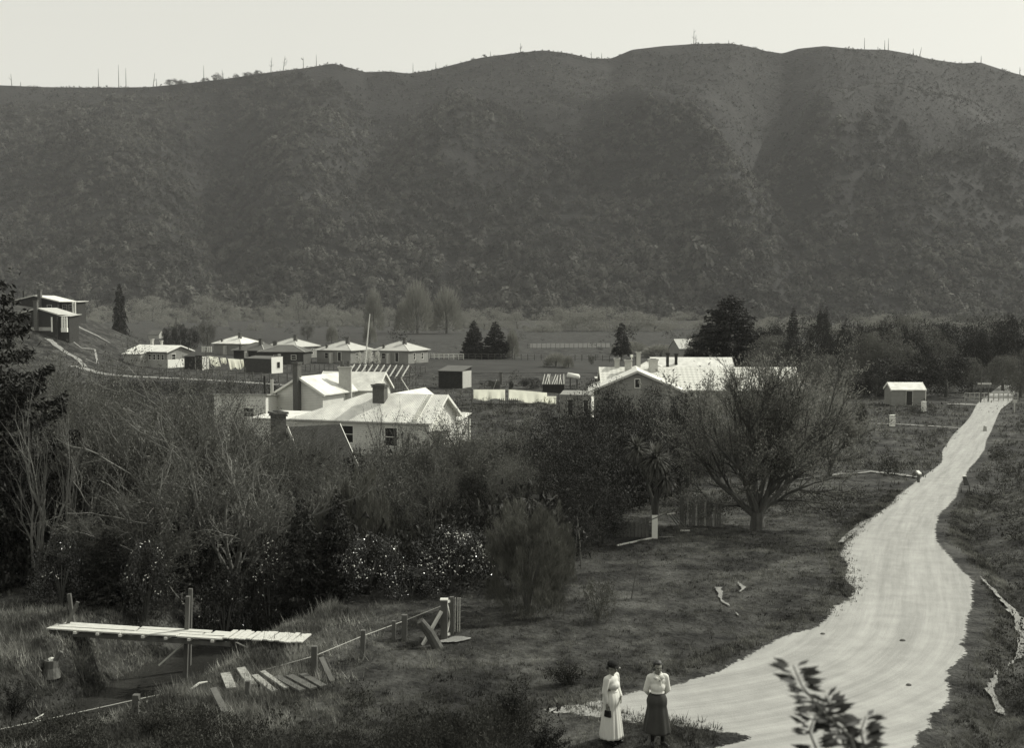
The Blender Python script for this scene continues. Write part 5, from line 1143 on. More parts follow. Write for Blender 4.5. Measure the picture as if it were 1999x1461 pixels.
# ---- foreground shrubs
for u, Y, vt, w, lab, C_, tk in ((585, 32.6, 968, 165, 'dark feathery conifer, left one of the pair in the lower thicket', C_fine[0], trunk_con), (655, 33.2, 962, 150, 'dark feathery conifer, right one of the pair in the lower thicket', C_fine[0], trunk_con), (200, 32.0, 1030, 150, 'dark rounded conifer bush behind the left end of the footbridge', C_fine[0], trunk_con)):
    place('conifer', u, Y, vt, w, lab, 'conifer', None, C_, tk, rz=u)
C_cam = [unit_crown(s, 12000, DOME, 50, .30, .034, M_leafg, hollow=.7, aspect=.6) for s in (111, 112)]
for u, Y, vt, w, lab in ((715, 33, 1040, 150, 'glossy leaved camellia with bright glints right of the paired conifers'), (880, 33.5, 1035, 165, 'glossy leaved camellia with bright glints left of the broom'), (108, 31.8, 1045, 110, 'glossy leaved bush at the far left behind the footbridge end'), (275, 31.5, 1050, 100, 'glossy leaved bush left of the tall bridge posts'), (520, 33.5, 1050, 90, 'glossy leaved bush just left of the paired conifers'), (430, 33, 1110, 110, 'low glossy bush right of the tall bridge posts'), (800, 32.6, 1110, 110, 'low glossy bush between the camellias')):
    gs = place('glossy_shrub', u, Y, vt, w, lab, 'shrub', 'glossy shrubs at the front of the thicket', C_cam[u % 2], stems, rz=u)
    k = 260 if w > 140 else (90 if u in (275, 108, 520) else 30); r2 = np.random.default_rng(u); a = r2.uniform(-2.6, .9, k) ; hh = r2.uniform(.3, .97, k) ** .8; rr = .5 * np.interp(hh, [e[0] for e in DOME], [e[1] for e in DOME]) * r2.uniform(.86, 1.06, k)  # sun glints painted in as small white leaf quads over the foliage
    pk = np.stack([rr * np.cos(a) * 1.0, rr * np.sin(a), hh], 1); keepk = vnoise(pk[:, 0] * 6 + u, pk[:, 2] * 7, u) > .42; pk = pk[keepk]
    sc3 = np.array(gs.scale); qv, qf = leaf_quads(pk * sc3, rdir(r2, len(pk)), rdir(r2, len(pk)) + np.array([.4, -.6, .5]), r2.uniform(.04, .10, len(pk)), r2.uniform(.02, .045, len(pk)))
    gs.rotation_euler = (0, 0, 0); link('painted_glints', cm('painted_glints', (qv / sc3, qf), M_bloss_glint), gs)
for u, Y, vt, w, lab in ((1030, 31.0, 985, 165, 'large grey feathery broom bush at the right end of the thicket'), (688, 37, 925, 150, 'tall feathery broom bush behind the left camellia'), (620, 33.2, 1080, 90, 'low feathery broom in front of the paired conifers'), (770, 38, 1000, 90, 'feathery broom between the camellias'), (1085, 34, 1020, 90, 'darker broom half behind the large grey one')):
    place('broom_bush', u, Y, vt, w * 1.15, lab, 'bush', 'feathery broom bushes', C_broom[u % 2], stems, rz=u)
p = G(1168, 1214); H = P(1168, 1128, p.y).z - p.z
put_tree('broom_bush', 'lone little feathery bush on the grass with its own shadow', 'bush', p, stems, cm('crown', broom_unit(75, 2600, None, w=.014, out=.5), M_broom), 1.05, H, 0, 'feathery broom bushes')
p = G(1232, 1170); t = thing('dead_sapling', 'thin bare leaning dead sapling on the grass left of centre right', 'sapling', p)
MB().tube([(0, 0, -.05), (.12, 0, .7), (.26, 0, 1.55)], [.02, .014, .006], 5).tube([(.15, 0, .9), (.02, .05, 1.3)], [.008, .003], 4).tube([(.1, 0, .6), (.3, .05, .9)], [.008, .003], 4).build('trunk', M_dead, t)
for k, (u, v) in enumerate(((1085, 1120), (1100, 1100), (1120, 1118), (1135, 1110), (1064, 1140))):
    p = G(u, v); t = thing('bare_stem', '%s thin pale bare stem at the foot of the centre thicket' % ['leftmost tall', 'second', 'middle', 'rightmost', 'shortest front'][k], 'stem', p, 0, 'bare stems at the foot of the thicket'); MB().tube([(0, 0, -.1), (.05 * (k % 3 - 1), 0, .8), (.14 * (k % 3 - 1), .1, 1.7)], [.03, .022, .012], 5).build('stem', M_barkp if k % 2 else M_bark, t)
# ---- the big dark conifer at the left edge
x = PX(-30, 36); z = g1(x, 36); H = P(-30, 500, 36).z - z
t = put_tree('conifer', 'huge dark ragged conifer filling the left picture edge', 'conifer', (x, 36, z), cm('trunk', tubes_np([(np.array([[0, 0, -.03], [0, 0, .3], [0, 0, .98]]), np.array([.07, .05, .004]))], 9), M_bark), C_big, 7.6, H, 1.2)
x = PX(-90, 60); put_tree('conifer', 'tall dark conifer behind the huge one, higher up at the left edge', 'conifer', (x, 60, g1(x, 60)), trunk_con, C_con[1], 6, 12, .4)
# ---- shrubs and ferns in the front
C_fern = unit_crown(121, 3600, DOME, 40, .32, .05, M_leafd, hollow=.6, aspect=.3)
C_fernm = unit_crown(122, 3600, DOME, 40, .32, .05, M_scrub, hollow=.6, aspect=.3)
p = G(1010, 1440)
# dark clear-cut shrub with arms
def arm_shrub(name, lab, p, arms, m, seed=0, leaf=.035):
    rng = np.random.default_rng(seed); C, D, N = [], [], []; segs = []
    for (dx, dy, dz, r) in arms:
        pts = np.array([[0, 0, -.05], [dx * .4, dy * .4, dz * .55], [dx, dy, dz]]); segs.append((pts, np.array([.02, .014, .006])))
        n = int(420 * r / .1)
        t = rng.uniform(.25, 1.02, n)[:, None]; base = np.where(t < .5, pts[0] + (pts[1] - pts[0]) * t * 2, pts[1] + (pts[2] - pts[1]) * (t - .5) * 2)
        C.append(base + rdir(rng, n) * rng.uniform(.2, 1, (n, 1)) * r); D.append(rdir(rng, n)); N.append(rdir(rng, n))
    C = np.concatenate(C); sz = leaf * rng.uniform(.6, 1.4, len(C)); t = thing(name, lab, 'shrub', p)
    link('trunk', cm('trunk', tubes_np(segs, 5), M_bark), t); link('crown', cm('crown', leaf_quads(C, np.concatenate(D), np.concatenate(N), sz, sz * .5), m), t); return t
def near(u, v): return G(u, v)
arm_shrub('dark_shrub', 'dark bushy shrub with two raised arms left of the walking women', near(1000, 1415), [(-.28, 0, .62, .09), (-.16, 0, .36, .14), (.06, .1, .8, .10), (.02, 0, .5, .15), (.25, .1, .62, .14), (.1, 0, .25, .18)], M_leafd, 1)
arm_shrub('dark_shrub', 'dark spreading shrub overlapping the pale road edge left of the women', near(1060, 1472), [(-.3, 0, .35, .18), (.05, 0, .55, .17), (.3, 0, .4, .16), (.5, 0, .22, .12), (0, .1, .3, .2), (.42, .15, .42, .09)], M_leafd, 2)
arm_shrub('dark_shrub', 'dark fern like shrub at the lower left corner', near(30, 1400), [(-.2, 0, .7, .14), (.1, 0, .85, .14), (.35, .1, .5, .14), (0, 0, .4, .2)], M_leafd, 3)
arm_shrub('dark_shrub', 'dark low shrub on the bank left of the collapsed boards', near(300, 1440), [(-.3, 0, .35, .16), (.1, 0, .4, .16), (.35, .1, .3, .14)], M_scrub, 4)
arm_shrub('dark_shrub', 'dark shrub in the grass just above the road bend near the women', near(1105, 1335), [(-.45, 0, .3, .2), (-.1, 0, .42, .2), (.2, .1, .35, .18), (.4, 0, .25, .16)], M_scrub, 5)
# ---- the leafy spray close to the camera
rng = np.random.default_rng(9)
bx, by = PX(1640, 3.3), 3.3; z0 = g1(bx, by)
t = thing('leafy_shrub', 'dark leafy spray rising close to the viewer over the lower right road', 'shrub', (bx, by, z0))
segs = []; VV = []; 
def spray(pix, Y0, n):
    pts = np.array([np.array(P(u, v, Y0 + dy)) - np.array([bx, by, z0]) for u, v, dy in pix]); segs.append((np.concatenate([[[0, 0, -.1]], pts]), np.linspace(.007, .002, len(pts) + 1)))
    for i in range(n):
        f = rng.uniform(.3, len(pts) - 1); k = int(f); q = pts[k] + (pts[min(k + 1, len(pts) - 1)] - pts[k]) * (f - k)
        sgn = rng.choice([-1, 1]); d = np.array([sgn * rng.uniform(.6, 1), rng.normal() * .5, rng.uniform(-.1, .35)]); d /= np.linalg.norm(d)
        l = rng.uniform(.055, .085); VV.append((q + d * l * .6, d, np.array([rng.normal() * .3, -.5 + rng.normal() * .3, .8]), l))
spray([(1700, 1560, 0), (1660, 1440, .0), (1600, 1385, .05), (1565, 1340, .08), (1548, 1300, .1)], 3.3, 90)
spray([(1690, 1560, 0), (1650, 1460, .1), (1625, 1400, .12), (1612, 1360, .1)], 3.35, 60)
spray([(1720, 1560, 0), (1690, 1470, .05), (1680, 1430, .05), (1690, 1400, .1)], 3.4, 55)
spray([(1700, 1600, 0), (1600, 1480, 0), (1580, 1430, .05), (1590, 1400, .05)], 3.3, 40)
link('trunk', cm('trunk', tubes_np(segs, 5), M_bark), t)
Cc = np.array([a[0] for a in VV]); Dd = np.array([a[1] for a in VV]); Nn = np.array([a[2] for a in VV]); Ll = np.array([a[3] for a in VV])
link('crown', cm('crown', leaf_quads(Cc, Dd, Nn, Ll * .85, Ll * .25), M_leafd), t)

# ---- dead spars along the ridge
def spar(u, v0, v1, lab, br=0, lean=0, Yd=None, w=.55):
    if Yd is None: x = (u - CX) / F * HY1; y = HY1
    else: x, y = hill_xy(u, v0); 
    z = g1(x, y); h = max((v0 - v1) * y / F, 4); rs = random.Random(int(u)); t = thing('dead_tree', lab, 'dead tree', (x, y, z - 1), 0, 'dead trees on the hills')
    m = MB().tube([(0, 0, 0), (lean * .5, 0, h * .5), (lean, 0, h + 1)], [w, w * .75, w * .35], 6)
    for i in range(br):
        a = rs.uniform(.4, .95); s = rs.choice([-1, 1]); L_ = h * rs.uniform(.12, .28); m.tube([(lean * a, 0, h * a * .9), (lean * a + s * L_ * .6, rs.uniform(-1, 1), h * a * .9 + L_ * .5), (lean * a + s * L_ * .8, 0, h * a * .9 + L_)], [w * .5, w * .4, w * .2], 5)
    m.build('trunk', M_dead, t)
for u, v0, v1, lab, br, ln in ((36,172,149,'thin dead trunk on the skyline near the left edge',1,-1),(53,172,164,'very short dead trunk on the skyline near the left edge',0,0),(203,176,140,'tall straight dead trunk on the skyline left of the close pair',0,0),(242,176,133,'taller left one of two close dead trunks on the left skyline',0,0),(256,176,139,'right one of two close dead trunks on the left skyline',0,0),(308,174,147,'leaning thin dead trunk on the left skyline',1,3),(315,174,160,'short dead trunk beside the leaning thin one on the left skyline',0,0),
        (406,166,136,'tall dead trunk just left of the skyline bushes',0,0),(444,160,142,'dead twiggy trunk among the skyline bushes',2,-2),(535,148,120,'forked dead tree on the skyline, left of two forked ones',3,2),(559,146,118,'forked dead tree on the skyline, right of two forked ones',4,3),(598,140,119,'branched dead trunk before the first rounded summit',3,0),(623,138,116,'bare pole on the skyline before the first rounded summit',0,0),(809,150,131,'dead pole in the saddle between the summits',0,0),(853,144,131,'short dead pole rising out of the saddle',0,0),
        (958,118,108,'very short dead trunk left of the forked one on the long rise',0,0),(1016,112,94,'short forked dead tree on the long rise',4,0),(1152,122,110,'short dead stump in the middle dip of the skyline',1,0),(1172,122,112,'tiny dead stump right in the middle dip of the skyline',0,0),(1349,95,67,'tallest dead tree on the highest summit',3,0),(1353,95,78,'shorter dead tree touching the tallest one on the summit',1,0),(1416,94,88,'tiny dead stump on the right shoulder of the highest summit',0,0),(1677,105,83,'tall dead pole on the right hand summit',0,0),
        (1703,106,100,'tiny dead stump between the right hand poles',0,0),(1716,106,88,'thin dead pole, left of the close right hand pair',0,0),(1723,106,84,'dead pole, right of the close right hand pair',0,0),(1771,115,103,'short dead pole going down the right skyline',0,0),(1783,119,102,'leaning dead pole going down the right skyline',0,3),(1902,130,117,'short dead pole on the last small summit at the right',0,0),(1865,131,126,'tiny dead stump left of the last summit',0,0),(1977,152,138,'faint dead trunk near the right edge of the skyline',1,0)):
    spar(u, v0, v1, lab, br, ln)
SPL = [(540,175,'below the forked skyline trees'),(620,180,'under the first rounded summit'),(813,215,'below the saddle'),(960,150,'under the long rise'),(1040,205,'above the grassy shoulder'),(1085,262,'at the left of the grassy shoulder'),(1172,270,'in the middle of the grassy shoulder, left of three'),(1176,292,'in the middle of the grassy shoulder, lowest of three'),(1180,250,'in the middle of the grassy shoulder, highest of three'),(1246,180,'below the left flank of the highest summit'),
       (1320,150,'just under the highest summit'),(1500,240,'in the upper gully'),(1610,190,'below the right hand summit'),(1700,240,'on the right spur'),(1810,230,'on the right spur farther right'),(1900,260,'near the right edge of the slope')]
for u, v, w_ in SPL: spar(u, v, v - LRNG.uniform(14, 24), 'pale dead trunk on the hillside ' + w_, 0, 0, Yd=1, w=.4)
for u, vt, w, lab in ((347,155,34,'wide dark bush on the left skyline'),(365,160,26,'low dark bush right of the wide one on the skyline'),(432,144,24,'dark scrubby tree on the skyline beside the dead twiggy trunk'),(468,144,14,'small umbrella shaped tree on the skyline'),(511,137,20,'compact dark tree on the skyline left of the forked dead trees'),(490,150,26,'low dark bush on the skyline before the compact tree'),(410,156,20,'low bush at the foot of the tall skyline trunk')):
    x = (u - CX) / F * 1645; z = g1(x, 1645) - 1; H = P(u, vt, 1645).z - z; put_tree('bush', lab, 'bush', (x, 1645, z), None, C_dark[u % 3], w * 1645 / F, max(H, 8), u, 'bushes on the skyline')
# ================================================================== masses nobody could count
def stuff(name, me, lab, cat):
    o = link(name, me); return tag(o, lab, cat, kind='stuff')
def instanced(rng, protoV, protoF, X, Y, Z, SX, SZ, jit=.12):
    """many jittered copies of small unit blobs as one mesh"""
    n = len(X); k = len(protoV); a = rng.uniform(0, 6.28, n); ca, sa = np.cos(a)[:, None], np.sin(a)[:, None]
    V0 = protoV[None] * (1 + jit * rng.normal(size=(n, k, 1)))
    x = (V0[..., 0] * ca - V0[..., 1] * sa) * SX[:, None] + X[:, None]; y = (V0[..., 0] * sa + V0[..., 1] * ca) * SX[:, None] + Y[:, None]; z = V0[..., 2] * SZ[:, None] + Z[:, None]
    V = np.stack([x, y, z], -1).reshape(-1, 3); Fc = (protoF[None] + (np.arange(n) * k)[:, None, None]).reshape(-1, protoF.shape[1])
    return V, Fc
def ico(sub):
    import bmesh
    bm = bmesh.new(); bmesh.ops.create_icosphere(bm, subdivisions=sub, radius=1); V = np.array([v.co[:] for v in bm.verts]); Fc = np.array([[v.index for v in f.verts] for f in bm.faces]); bm.free(); return V, Fc
IV2, IF2 = ico(2)
rng = np.random.default_rng(2024)
# ---- bush covering the hills: rounded crowns low, small scrub high
def hill_scatter(n):
    u = rng.uniform(-260, 2260, n); t = rng.uniform(-.05, 1.02, n); y = HY0 + (HY1 - HY0) * t; x = (u - CX) / F * y; return u, t, x, y
def treeline(u):   # share of the slope that carries tall bush
    return np.interp(u, [-300, 0, 300, 600, 800, 950, 1050, 1250, 1400, 1550, 1700, 2000, 2300], [.86, .86, .95, .95, .82, .72, .58, .55, .48, .45, .50, .42, .40])
u, t, x, y = hill_scatter(42000)
tl = treeline(u) + .16 * fbm(x / 90, y / 90, 51, 3)
keep = (t < tl) & (fbm(x / 25, y / 25, 55, 2) > -.33)
u, t, x, y = u[keep], t[keep], x[keep], y[keep]; z = gz(x, y)
sz = rng.lognormal(-.12, .42, len(x)) * (2.9 + 2.4 * fbm(x / 60, y / 60, 57, 3)) * np.interp(t, [0, .3, 1], [1.25, 1, .78]) * np.where(u > 1500, .8, 1)
def dome(seed, k, leaf):
    r = np.random.default_rng(seed); d = rdir(r, k); d[:, 2] = np.abs(d[:, 2]) * .95 + .02; d /= np.linalg.norm(d, axis=1, keepdims=True)
    nn = d + rdir(r, k) * .38; nn /= np.linalg.norm(nn, axis=1, keepdims=True); s = leaf * r.uniform(.6, 1.4, k)
    return leaf_quads(d * r.uniform(.6, 1.05, (k, 1)), rdir(r, k), nn, s, s * .8)
V, Fc = instanced(rng, *dome(3, 76, .44), x, y, z + sz * .15, sz, sz * rng.uniform(.9, 1.5, len(x)), .05)
stuff('forest', new_mesh('forest', V, Fc, M_forest, False), 'dense dark bush of rounded tree crowns covering the hillside', 'forest')
u, t, x, y = hill_scatter(70000)
tl = treeline(u) + .10 * fbm(x / 90, y / 90, 51, 3)
keep = (t > tl - .12) & (fbm(x / 45, y / 45, 61, 3) > -.26 + .2 * (t > .93))
x, y, t = x[keep], y[keep], t[keep]; z = gz(x, y); sz = rng.lognormal(-.1, .4, len(x)) * 1.25
IV1, IF1 = ico(1)
V, Fc = instanced(rng, *dome(4, 16, .6), x, y, z, sz, sz * rng.uniform(.8, 1.6, len(x)), .05)
stuff('scrub', new_mesh('scrub', V, Fc, M_forest, False), 'low regenerating scrub on the upper hill slopes', 'scrub')
# ---- near grass
def in_frame(x, y, m=1.12): return np.abs(x) < (y * .4545 + .5) * m
def blades(name, n, y0, y1, hmin, hmax, w, m, lab, dens=None, seed=1, tuft=6, pw=1.6, cat='grass', offroad=.1):
    rng = np.random.default_rng(seed)
    y = (rng.uniform(y0 ** pw, y1 ** pw, n)) ** (1 / pw); x = rng.uniform(-1, 1, n) * (y * .4545 + .5) * 1.15
    keep = rmask(x, y) < .36 + .08 * rng.normal(size=n)
    d, _ = pdist(x, y, GULLY); keep &= d > .75
    if dens is not None: keep &= rng.random(n) < dens(x, y)
    x, y = x[keep], y[keep]; n = len(x); z = gz(x, y)
    hh = hmin + (hmax - hmin) * np.clip(fbm(x / 1.3, y / 1.3, seed + 40, 3) + .5 + .3 * rng.normal(size=n), 0, 1.4) ** 1.5
    sp = hh * .55
    X = np.repeat(x, tuft) + rng.normal(size=n * tuft) * np.repeat(sp, tuft) * .55; Y = np.repeat(y, tuft) + rng.normal(size=n * tuft) * np.repeat(sp, tuft) * .55
    Zb = np.repeat(z, tuft) - .02; h = np.repeat(hh, tuft) * rng.uniform(.5, 1.15, n * tuft)
    a = rng.uniform(0, 6.28, n * tuft); le = rng.uniform(.15, .9, n * tuft) * h; wv = np.repeat(w * (y / 25) ** .55, tuft) * rng.uniform(.6, 1.5, n * tuft)
    b0 = np.stack([X - np.sin(a) * wv, Y + np.cos(a) * wv, Zb], 1); b1 = np.stack([X + np.sin(a) * wv, Y - np.cos(a) * wv, Zb], 1); tp = np.stack([X + np.cos(a) * le, Y + np.sin(a) * le, Zb + h], 1)
    V = np.stack([b0, b1, tp], 1).reshape(-1, 3)
    return stuff(name, new_mesh(name, V, np.arange(len(V)).reshape(-1, 3), m), lab, cat)
patch = lambda x, y: .55 + .9 * fbm(x / 2.4, y / 2.4, 71, 3)
blades('grass', 200000, 15.5, 60, .035, .13, .008, M_blade, 'short rough meadow grass over the near ground', patch, 1)
blades('grass', 60000, 16.8, 24.5, .05, .15, .007, M_blade, 'long meadow grass around the women and the near verge', lambda x, y: .35 + .8 * fbm(x / 1.1, y / 1.1, 77, 3), 21)
left = lambda x, y: np.clip(1.2 * ss((-3.2 - x + (y - 20) * .02) / 3) * (.25 + 1.1 * (fbm(x / 1.6, y / 1.6, 73, 3) + .35)), 0, 1)
blades('rank_grass', 60000, 18, 31.5, .10, .32, .009, M_blade2, 'long pale rank grass on the banks around the gully', left, 2, 7)
edge = lambda x, y: np.where((rmask(x, y) > .08) & (y < 70), 1.0, 0)
blades('verge_grass', 160000, 17, 60, .06, .18, .01, M_blade, 'ragged grass tufts fringing the dirt road', edge, 3, 6)
blades('rough_grass', 60000, 58, 175, .12, .4, .02, M_blade, 'rough grass over the valley meadows', lambda x, y: np.clip(.4 + 1.2 * fbm(x / 8, y / 8, 75, 3), 0, 1) * (1 - (y > 140) * .4), 4, 4, 1.3)
# ---- low scrub: small leafy clumps
SV, SF = scaled(crown_mesh('c', 5, 200, DOME, 12, .45, .13, None, hollow=.5, aspect=.45), .5, .5, 1)
def clumps(name, n, y0, y1, dens, h0, h1, m, lab, seed, pw=1.7, wide=1.5):
    rng = np.random.default_rng(seed); y = rng.uniform(y0 ** pw, y1 ** pw, n) ** (1 / pw); x = rng.uniform(-1, 1, n) * (y * .4545 + .5) * 1.2
    keep = (rng.random(n) < dens(x, y)) & (road_in(x, y) < -.25); d, _ = pdist(x, y, GULLY); keep &= d > .9
    x, y = x[keep], y[keep]; h = rng.uniform(h0, h1, len(x)) * rng.lognormal(0, .25, len(x)) * np.where(road_in(x, y) > -1.2, .5, 1)
    V, Fc = instanced(rng, SV, SF, x, y, gz(x, y) - .05 * h, h * wide, h, .03)
    return stuff(name, new_mesh(name, V, Fc, m), lab, 'scrub')
xr_ = lambda y: np.interp(y, ry, rxr)
clumps('low_scrub', 9000, 18, 115, lambda x, y: np.clip(ss((x - xr_(y) - .3) / 1.2) * (.45 + 1.3 * fbm(x / 3, y / 3, 81, 3)), 0, 1), .22, .6, M_scrub, 'low dark scrub on the bank right of the road', 11)
clumps('low_scrub', 7000, 17.5, 25.0, lambda x, y: np.clip(ss((1.0 - x) / 1.2) * (.55 + 1.7 * fbm(x / 1.4, y / 1.4, 83, 3)) * ss((24.2 + 1.2 * np.sin(x) - y) / 1.5), 0, 1) * (x < .9) * (1 - ((x > PX(395, 1) * y) & (x < PX(670, 1) * y) & (y > 22.2))), .16, .42, M_scrub, 'dark ferny scrub across the bottom left foreground', 12)
clumps('low_scrub', 12000, 48, 135, lambda x, y: np.clip((.15 + 1.1 * fbm(x / 6, y / 6, 85, 3)) + .5 * ss((72 - y) / 10) * (x < 9), 0, 1) * (x < xr_(y) - 2) * (1 - ((x > 2) & (x < 7.5) & (y < 56))), .25, .8, M_scrub, 'patchy dark scrub across the valley meadow', 13)
clumps('thicket', 5200, 33, 66, lambda x, y: (x < (np.interp(y, [33, 38, 44, 50, 56, 66], [1050, 1105, 1165, 1225, 1290, 1320]) - CX) / F * y) * ss((y - 32.5) / 2) * .85 * (1 - .8 * ((x < -9) & (y > 55) & (y < 60))), .6, 1.5, M_leafd, 'tangled undergrowth filling the stream thicket', 14)
clumps('low_scrub', 2600, 150, 330, lambda x, y: np.clip(.0 + 1.5 * fbm(x / 14, y / 20, 87, 3), 0, 1) * (1 - ((x > PX(830, 1) * y) & (x < PX(1190, 1) * y) & (y > 195) & (y < 262))), .4, 1.1, M_scrub, 'scattered scrub among the far cottages', 15)
def mossy(n=900, seed=6):
    pass
# dark bank behind the pale track
clumps('low_scrub', 2600, 128, 172, lambda x, y: ((x < PX(640, 1) * y) & (x > PX(190, 1) * y)) * np.clip(.5 + 1.4 * fbm(x / 9, y / 5, 89, 3), 0, 1), .6, 1.5, M_leafd, 'dark overgrown bank below the pale track', 16)
# far hedge rows at the paddocks
clumps('low_scrub', 1500, 300, 900, lambda x, y: np.clip(.1 + 1.6 * fbm(x / 40, y / 60, 95, 3), 0, 1), .8, 1.8, M_leafd, 'dark scrub dotted over the far paddocks', 18, pw=1.2, wide=2)
clumps('hedgerow', 1700, 400, 1040, lambda x, y: np.clip((y > 930) * .55 + (np.abs(y - 395) < 12) * .8 + 1.3 * fbm(x / 60, y / 60, 91, 3) - .25 + 1.2 * (x > PX(1450, 1) * y), 0, 1), 2.0, 6.0, M_forest, 'low bushes dotted over the far river flat', 17, pw=1.2, wide=2.2)

# ================================================================== the two women
def caps(m, a, b, ra, rb, n=10, k=3):
    a = Vector(a); b = Vector(b); m.tube([a.lerp(b, i / k) for i in range(k + 1)], [ra + (rb - ra) * i / k for i in range(k + 1)], n); m.ell(a, (ra,) * 3, nu=n, nv=7); m.ell(b, (rb,) * 3, nu=n, nv=7)
def fuse(name, m, material, parent, voxel, smooth=4):
    o = m.build(name, material, parent, True); r = o.modifiers.new('fuse', 'REMESH'); r.mode = 'VOXEL'; r.voxel_size = voxel; r.use_smooth_shade = True
    s = o.modifiers.new('smooth', 'SMOOTH'); s.factor = .5; s.iterations = smooth; return o
def hand(m, w, d, side, curl=.5, s=1.0):
    """palm and five bent fingers from wrist w, pointing along d; side = direction of the thumb"""
    w = Vector(w); d = Vector(d).normalized(); side = Vector(side).normalized(); nrm = d.cross(side).normalized()
    c = w + d * .05 * s
    m.ell(c, (.04 * s, .018 * s, .05 * s), Matrix((side, nrm, d)).transposed(), 8, 7)
    for i, (o, l) in enumerate(((.028, .068), (.010, .076), (-.009, .070), (-.027, .055))):
        a = c + d * .04 * s + side * o * s; k = a + d * l * .5 * s + nrm * .006; e = k + (d * (1 - curl * .6) + nrm * curl).normalized() * l * .5 * s
        m.tube([a, k, e], [.0095 * s, .0088 * s, .007 * s], 7)
    a = c - d * .02 * s + side * .03 * s; k = a + (side * .7 + d * .6).normalized() * .035 * s; e = k + (d + side * .1 + nrm * .3).normalized() * .03 * s; m.tube([a, k, e], [.012 * s, .0105 * s, .008 * s], 7)
def figure(t, arms, head_yaw, headtilt, feet, legs=True):
    """a continuous body, 1.63 tall, facing -y"""
    m = MB()
    Rh = Matrix.Rotation(head_yaw, 3, 'Z') @ Matrix.Rotation(headtilt, 3, 'X'); hc = Vector((0, -.012, 1.505))
    def H(p): return hc + Rh @ Vector(p)
    m.ell(H((0, .012, .028)), (.074, .092, .092), Rh, 14, 10); m.ell(H((0, -.02, -.035)), (.056, .066, .072), Rh, 12, 9); m.ell(H((0, -.052, -.085)), (.026, .024, .02), Rh, 8, 6)
    m.tube([H((0, -.082, .015)), H((0, -.108, -.022)), H((0, -.092, -.032))], [.008, .013, .012], 7)          # nose
    m.ell(H((0, -.082, -.055)), (.024, .012, .009), Rh, 8, 6); m.ell(H((0, -.08, .034)), (.05, .014, .01), Rh, 8, 6)
    for s in (-1, 1): m.ell(H((s * .076, .012, -.005)), (.01, .02, .03), Rh, 7, 6); m.ell(H((s * .036, -.06, -.02)), (.024, .022, .02), Rh, 8, 6)
    caps(m, (0, .012, 1.30), (0, .004, 1.44), .056, .048); 
    m.ell((0, .01, 1.24), (.155, .095, .13)); m.ell((0, .01, 1.08), (.125, .09, .15)); m.ell((0, .01, .90), (.155, .11, .13))
    for sh, el, wr, hd, hs in arms:
        caps(m, sh, el, .046, .036); caps(m, el, wr, .036, .024); hand(m, wr, hd, hs)
    for s, f in zip((-1, 1), feet):
        caps(m, (s * .08, .01, .86), (s * .085, 0, .48), .085, .055); caps(m, (s * .085, 0, .48), (f[0], f[1], .09), .055, .034); caps(m, (f[0], f[1] + .02, .05), (f[0] + f[2] * .12, f[1] - .13, .035), .036, .028)
    fuse('body', m, M_skin, t, .0075, 3)
    e = MB()
    for s in (-1, 1): e.ell(H((s * .031, -.078, .018)), (.012, .006, .007), Rh, 8, 6)
    e.build('eye', M_eye, t, True); MB().ell(H((0, -.092, -.056)), (.02, .006, .006), Rh, 8, 5).build('lips', M_lips, t, True)
    return H, Rh
def skirt(parent, name, m_, zt, zb, rt, rb, pleats, amp, cx=0, cy=.01, seed=0, lean=(0, 0), sq=.82):
    rng = np.random.default_rng(seed); na, nz = 120, 22; A = np.linspace(0, 2 * np.pi, na, endpoint=False); ph = rng.uniform(0, 6, 4); rows = []
    for i in range(nz + 1):
        t = i / nz; z = zt + (zb - zt) * t; r = rt + (rb - rt) * t ** .85 + .035 * math.sin(math.pi * min(t * 3, 1)) 
        w = amp * (.15 + t) * (np.sin(A * pleats + ph[0]) * .6 + .4 * np.sin(A * (pleats * .5) + ph[1] + t)) + .01 * np.sin(A * 3 + ph[2])
        rr = r + w; rows.append(np.stack([cx + lean[0] * t + rr * np.cos(A), cy + lean[1] * t + rr * sq * np.sin(A), np.full(na, z) + (.012 * np.sin(A * 2 + 1) if i == nz else 0)], 1))
    V = np.concatenate(rows); i_ = np.arange((nz + 1) * na).reshape(nz + 1, na); j_ = np.roll(i_, -1, 1)
    Fc = np.stack([i_[:-1], i_[1:], j_[1:], j_[:-1]], -1).reshape(-1, 4)
    o = link(name, new_mesh(name, V, Fc, m_, True), parent); s = o.modifiers.new('thick', 'SOLIDIFY'); s.thickness = .008; return o
# -- woman with hands behind her back
p = G(1283, 1457); w1 = thing('person', 'woman in white blouse and dark ankle length skirt, hands behind her back, facing the viewer', 'person', p, R(4))
sc_ = (P(1280, 1291, p.y).z - p.z) / 1.63; w1.scale = (sc_,) * 3
arm = []
for s in (-1, 1): arm.append(((s * .152, .01, 1.325), (s * .205, .06, 1.06), (s * .10, .165, .90), (-s * .8, .1, -.5), (0, .2, 1)))
H, Rh = figure(w1, arm, R(6), R(6), ((-.09, 0, -.1), (.10, -.02, .55)))
m = MB(); m.ell((0, .008, 1.26), (.165, .112, .115)); m.ell((0, -.012, 1.14), (.145, .115, .12)); m.ell((0, .0, 1.03), (.138, .108, .06)); caps(m, (-.13, .012, 1.335), (.13, .012, 1.335), .052, .052)
for s in (-1, 1): caps(m, (s * .153, .01, 1.315), (s * .207, .062, 1.06), .06, .056); caps(m, (s * .207, .062, 1.06), (s * .12, .15, .93), .056, .04)
fuse('blouse', m, M_blouse, w1, .012, 5)
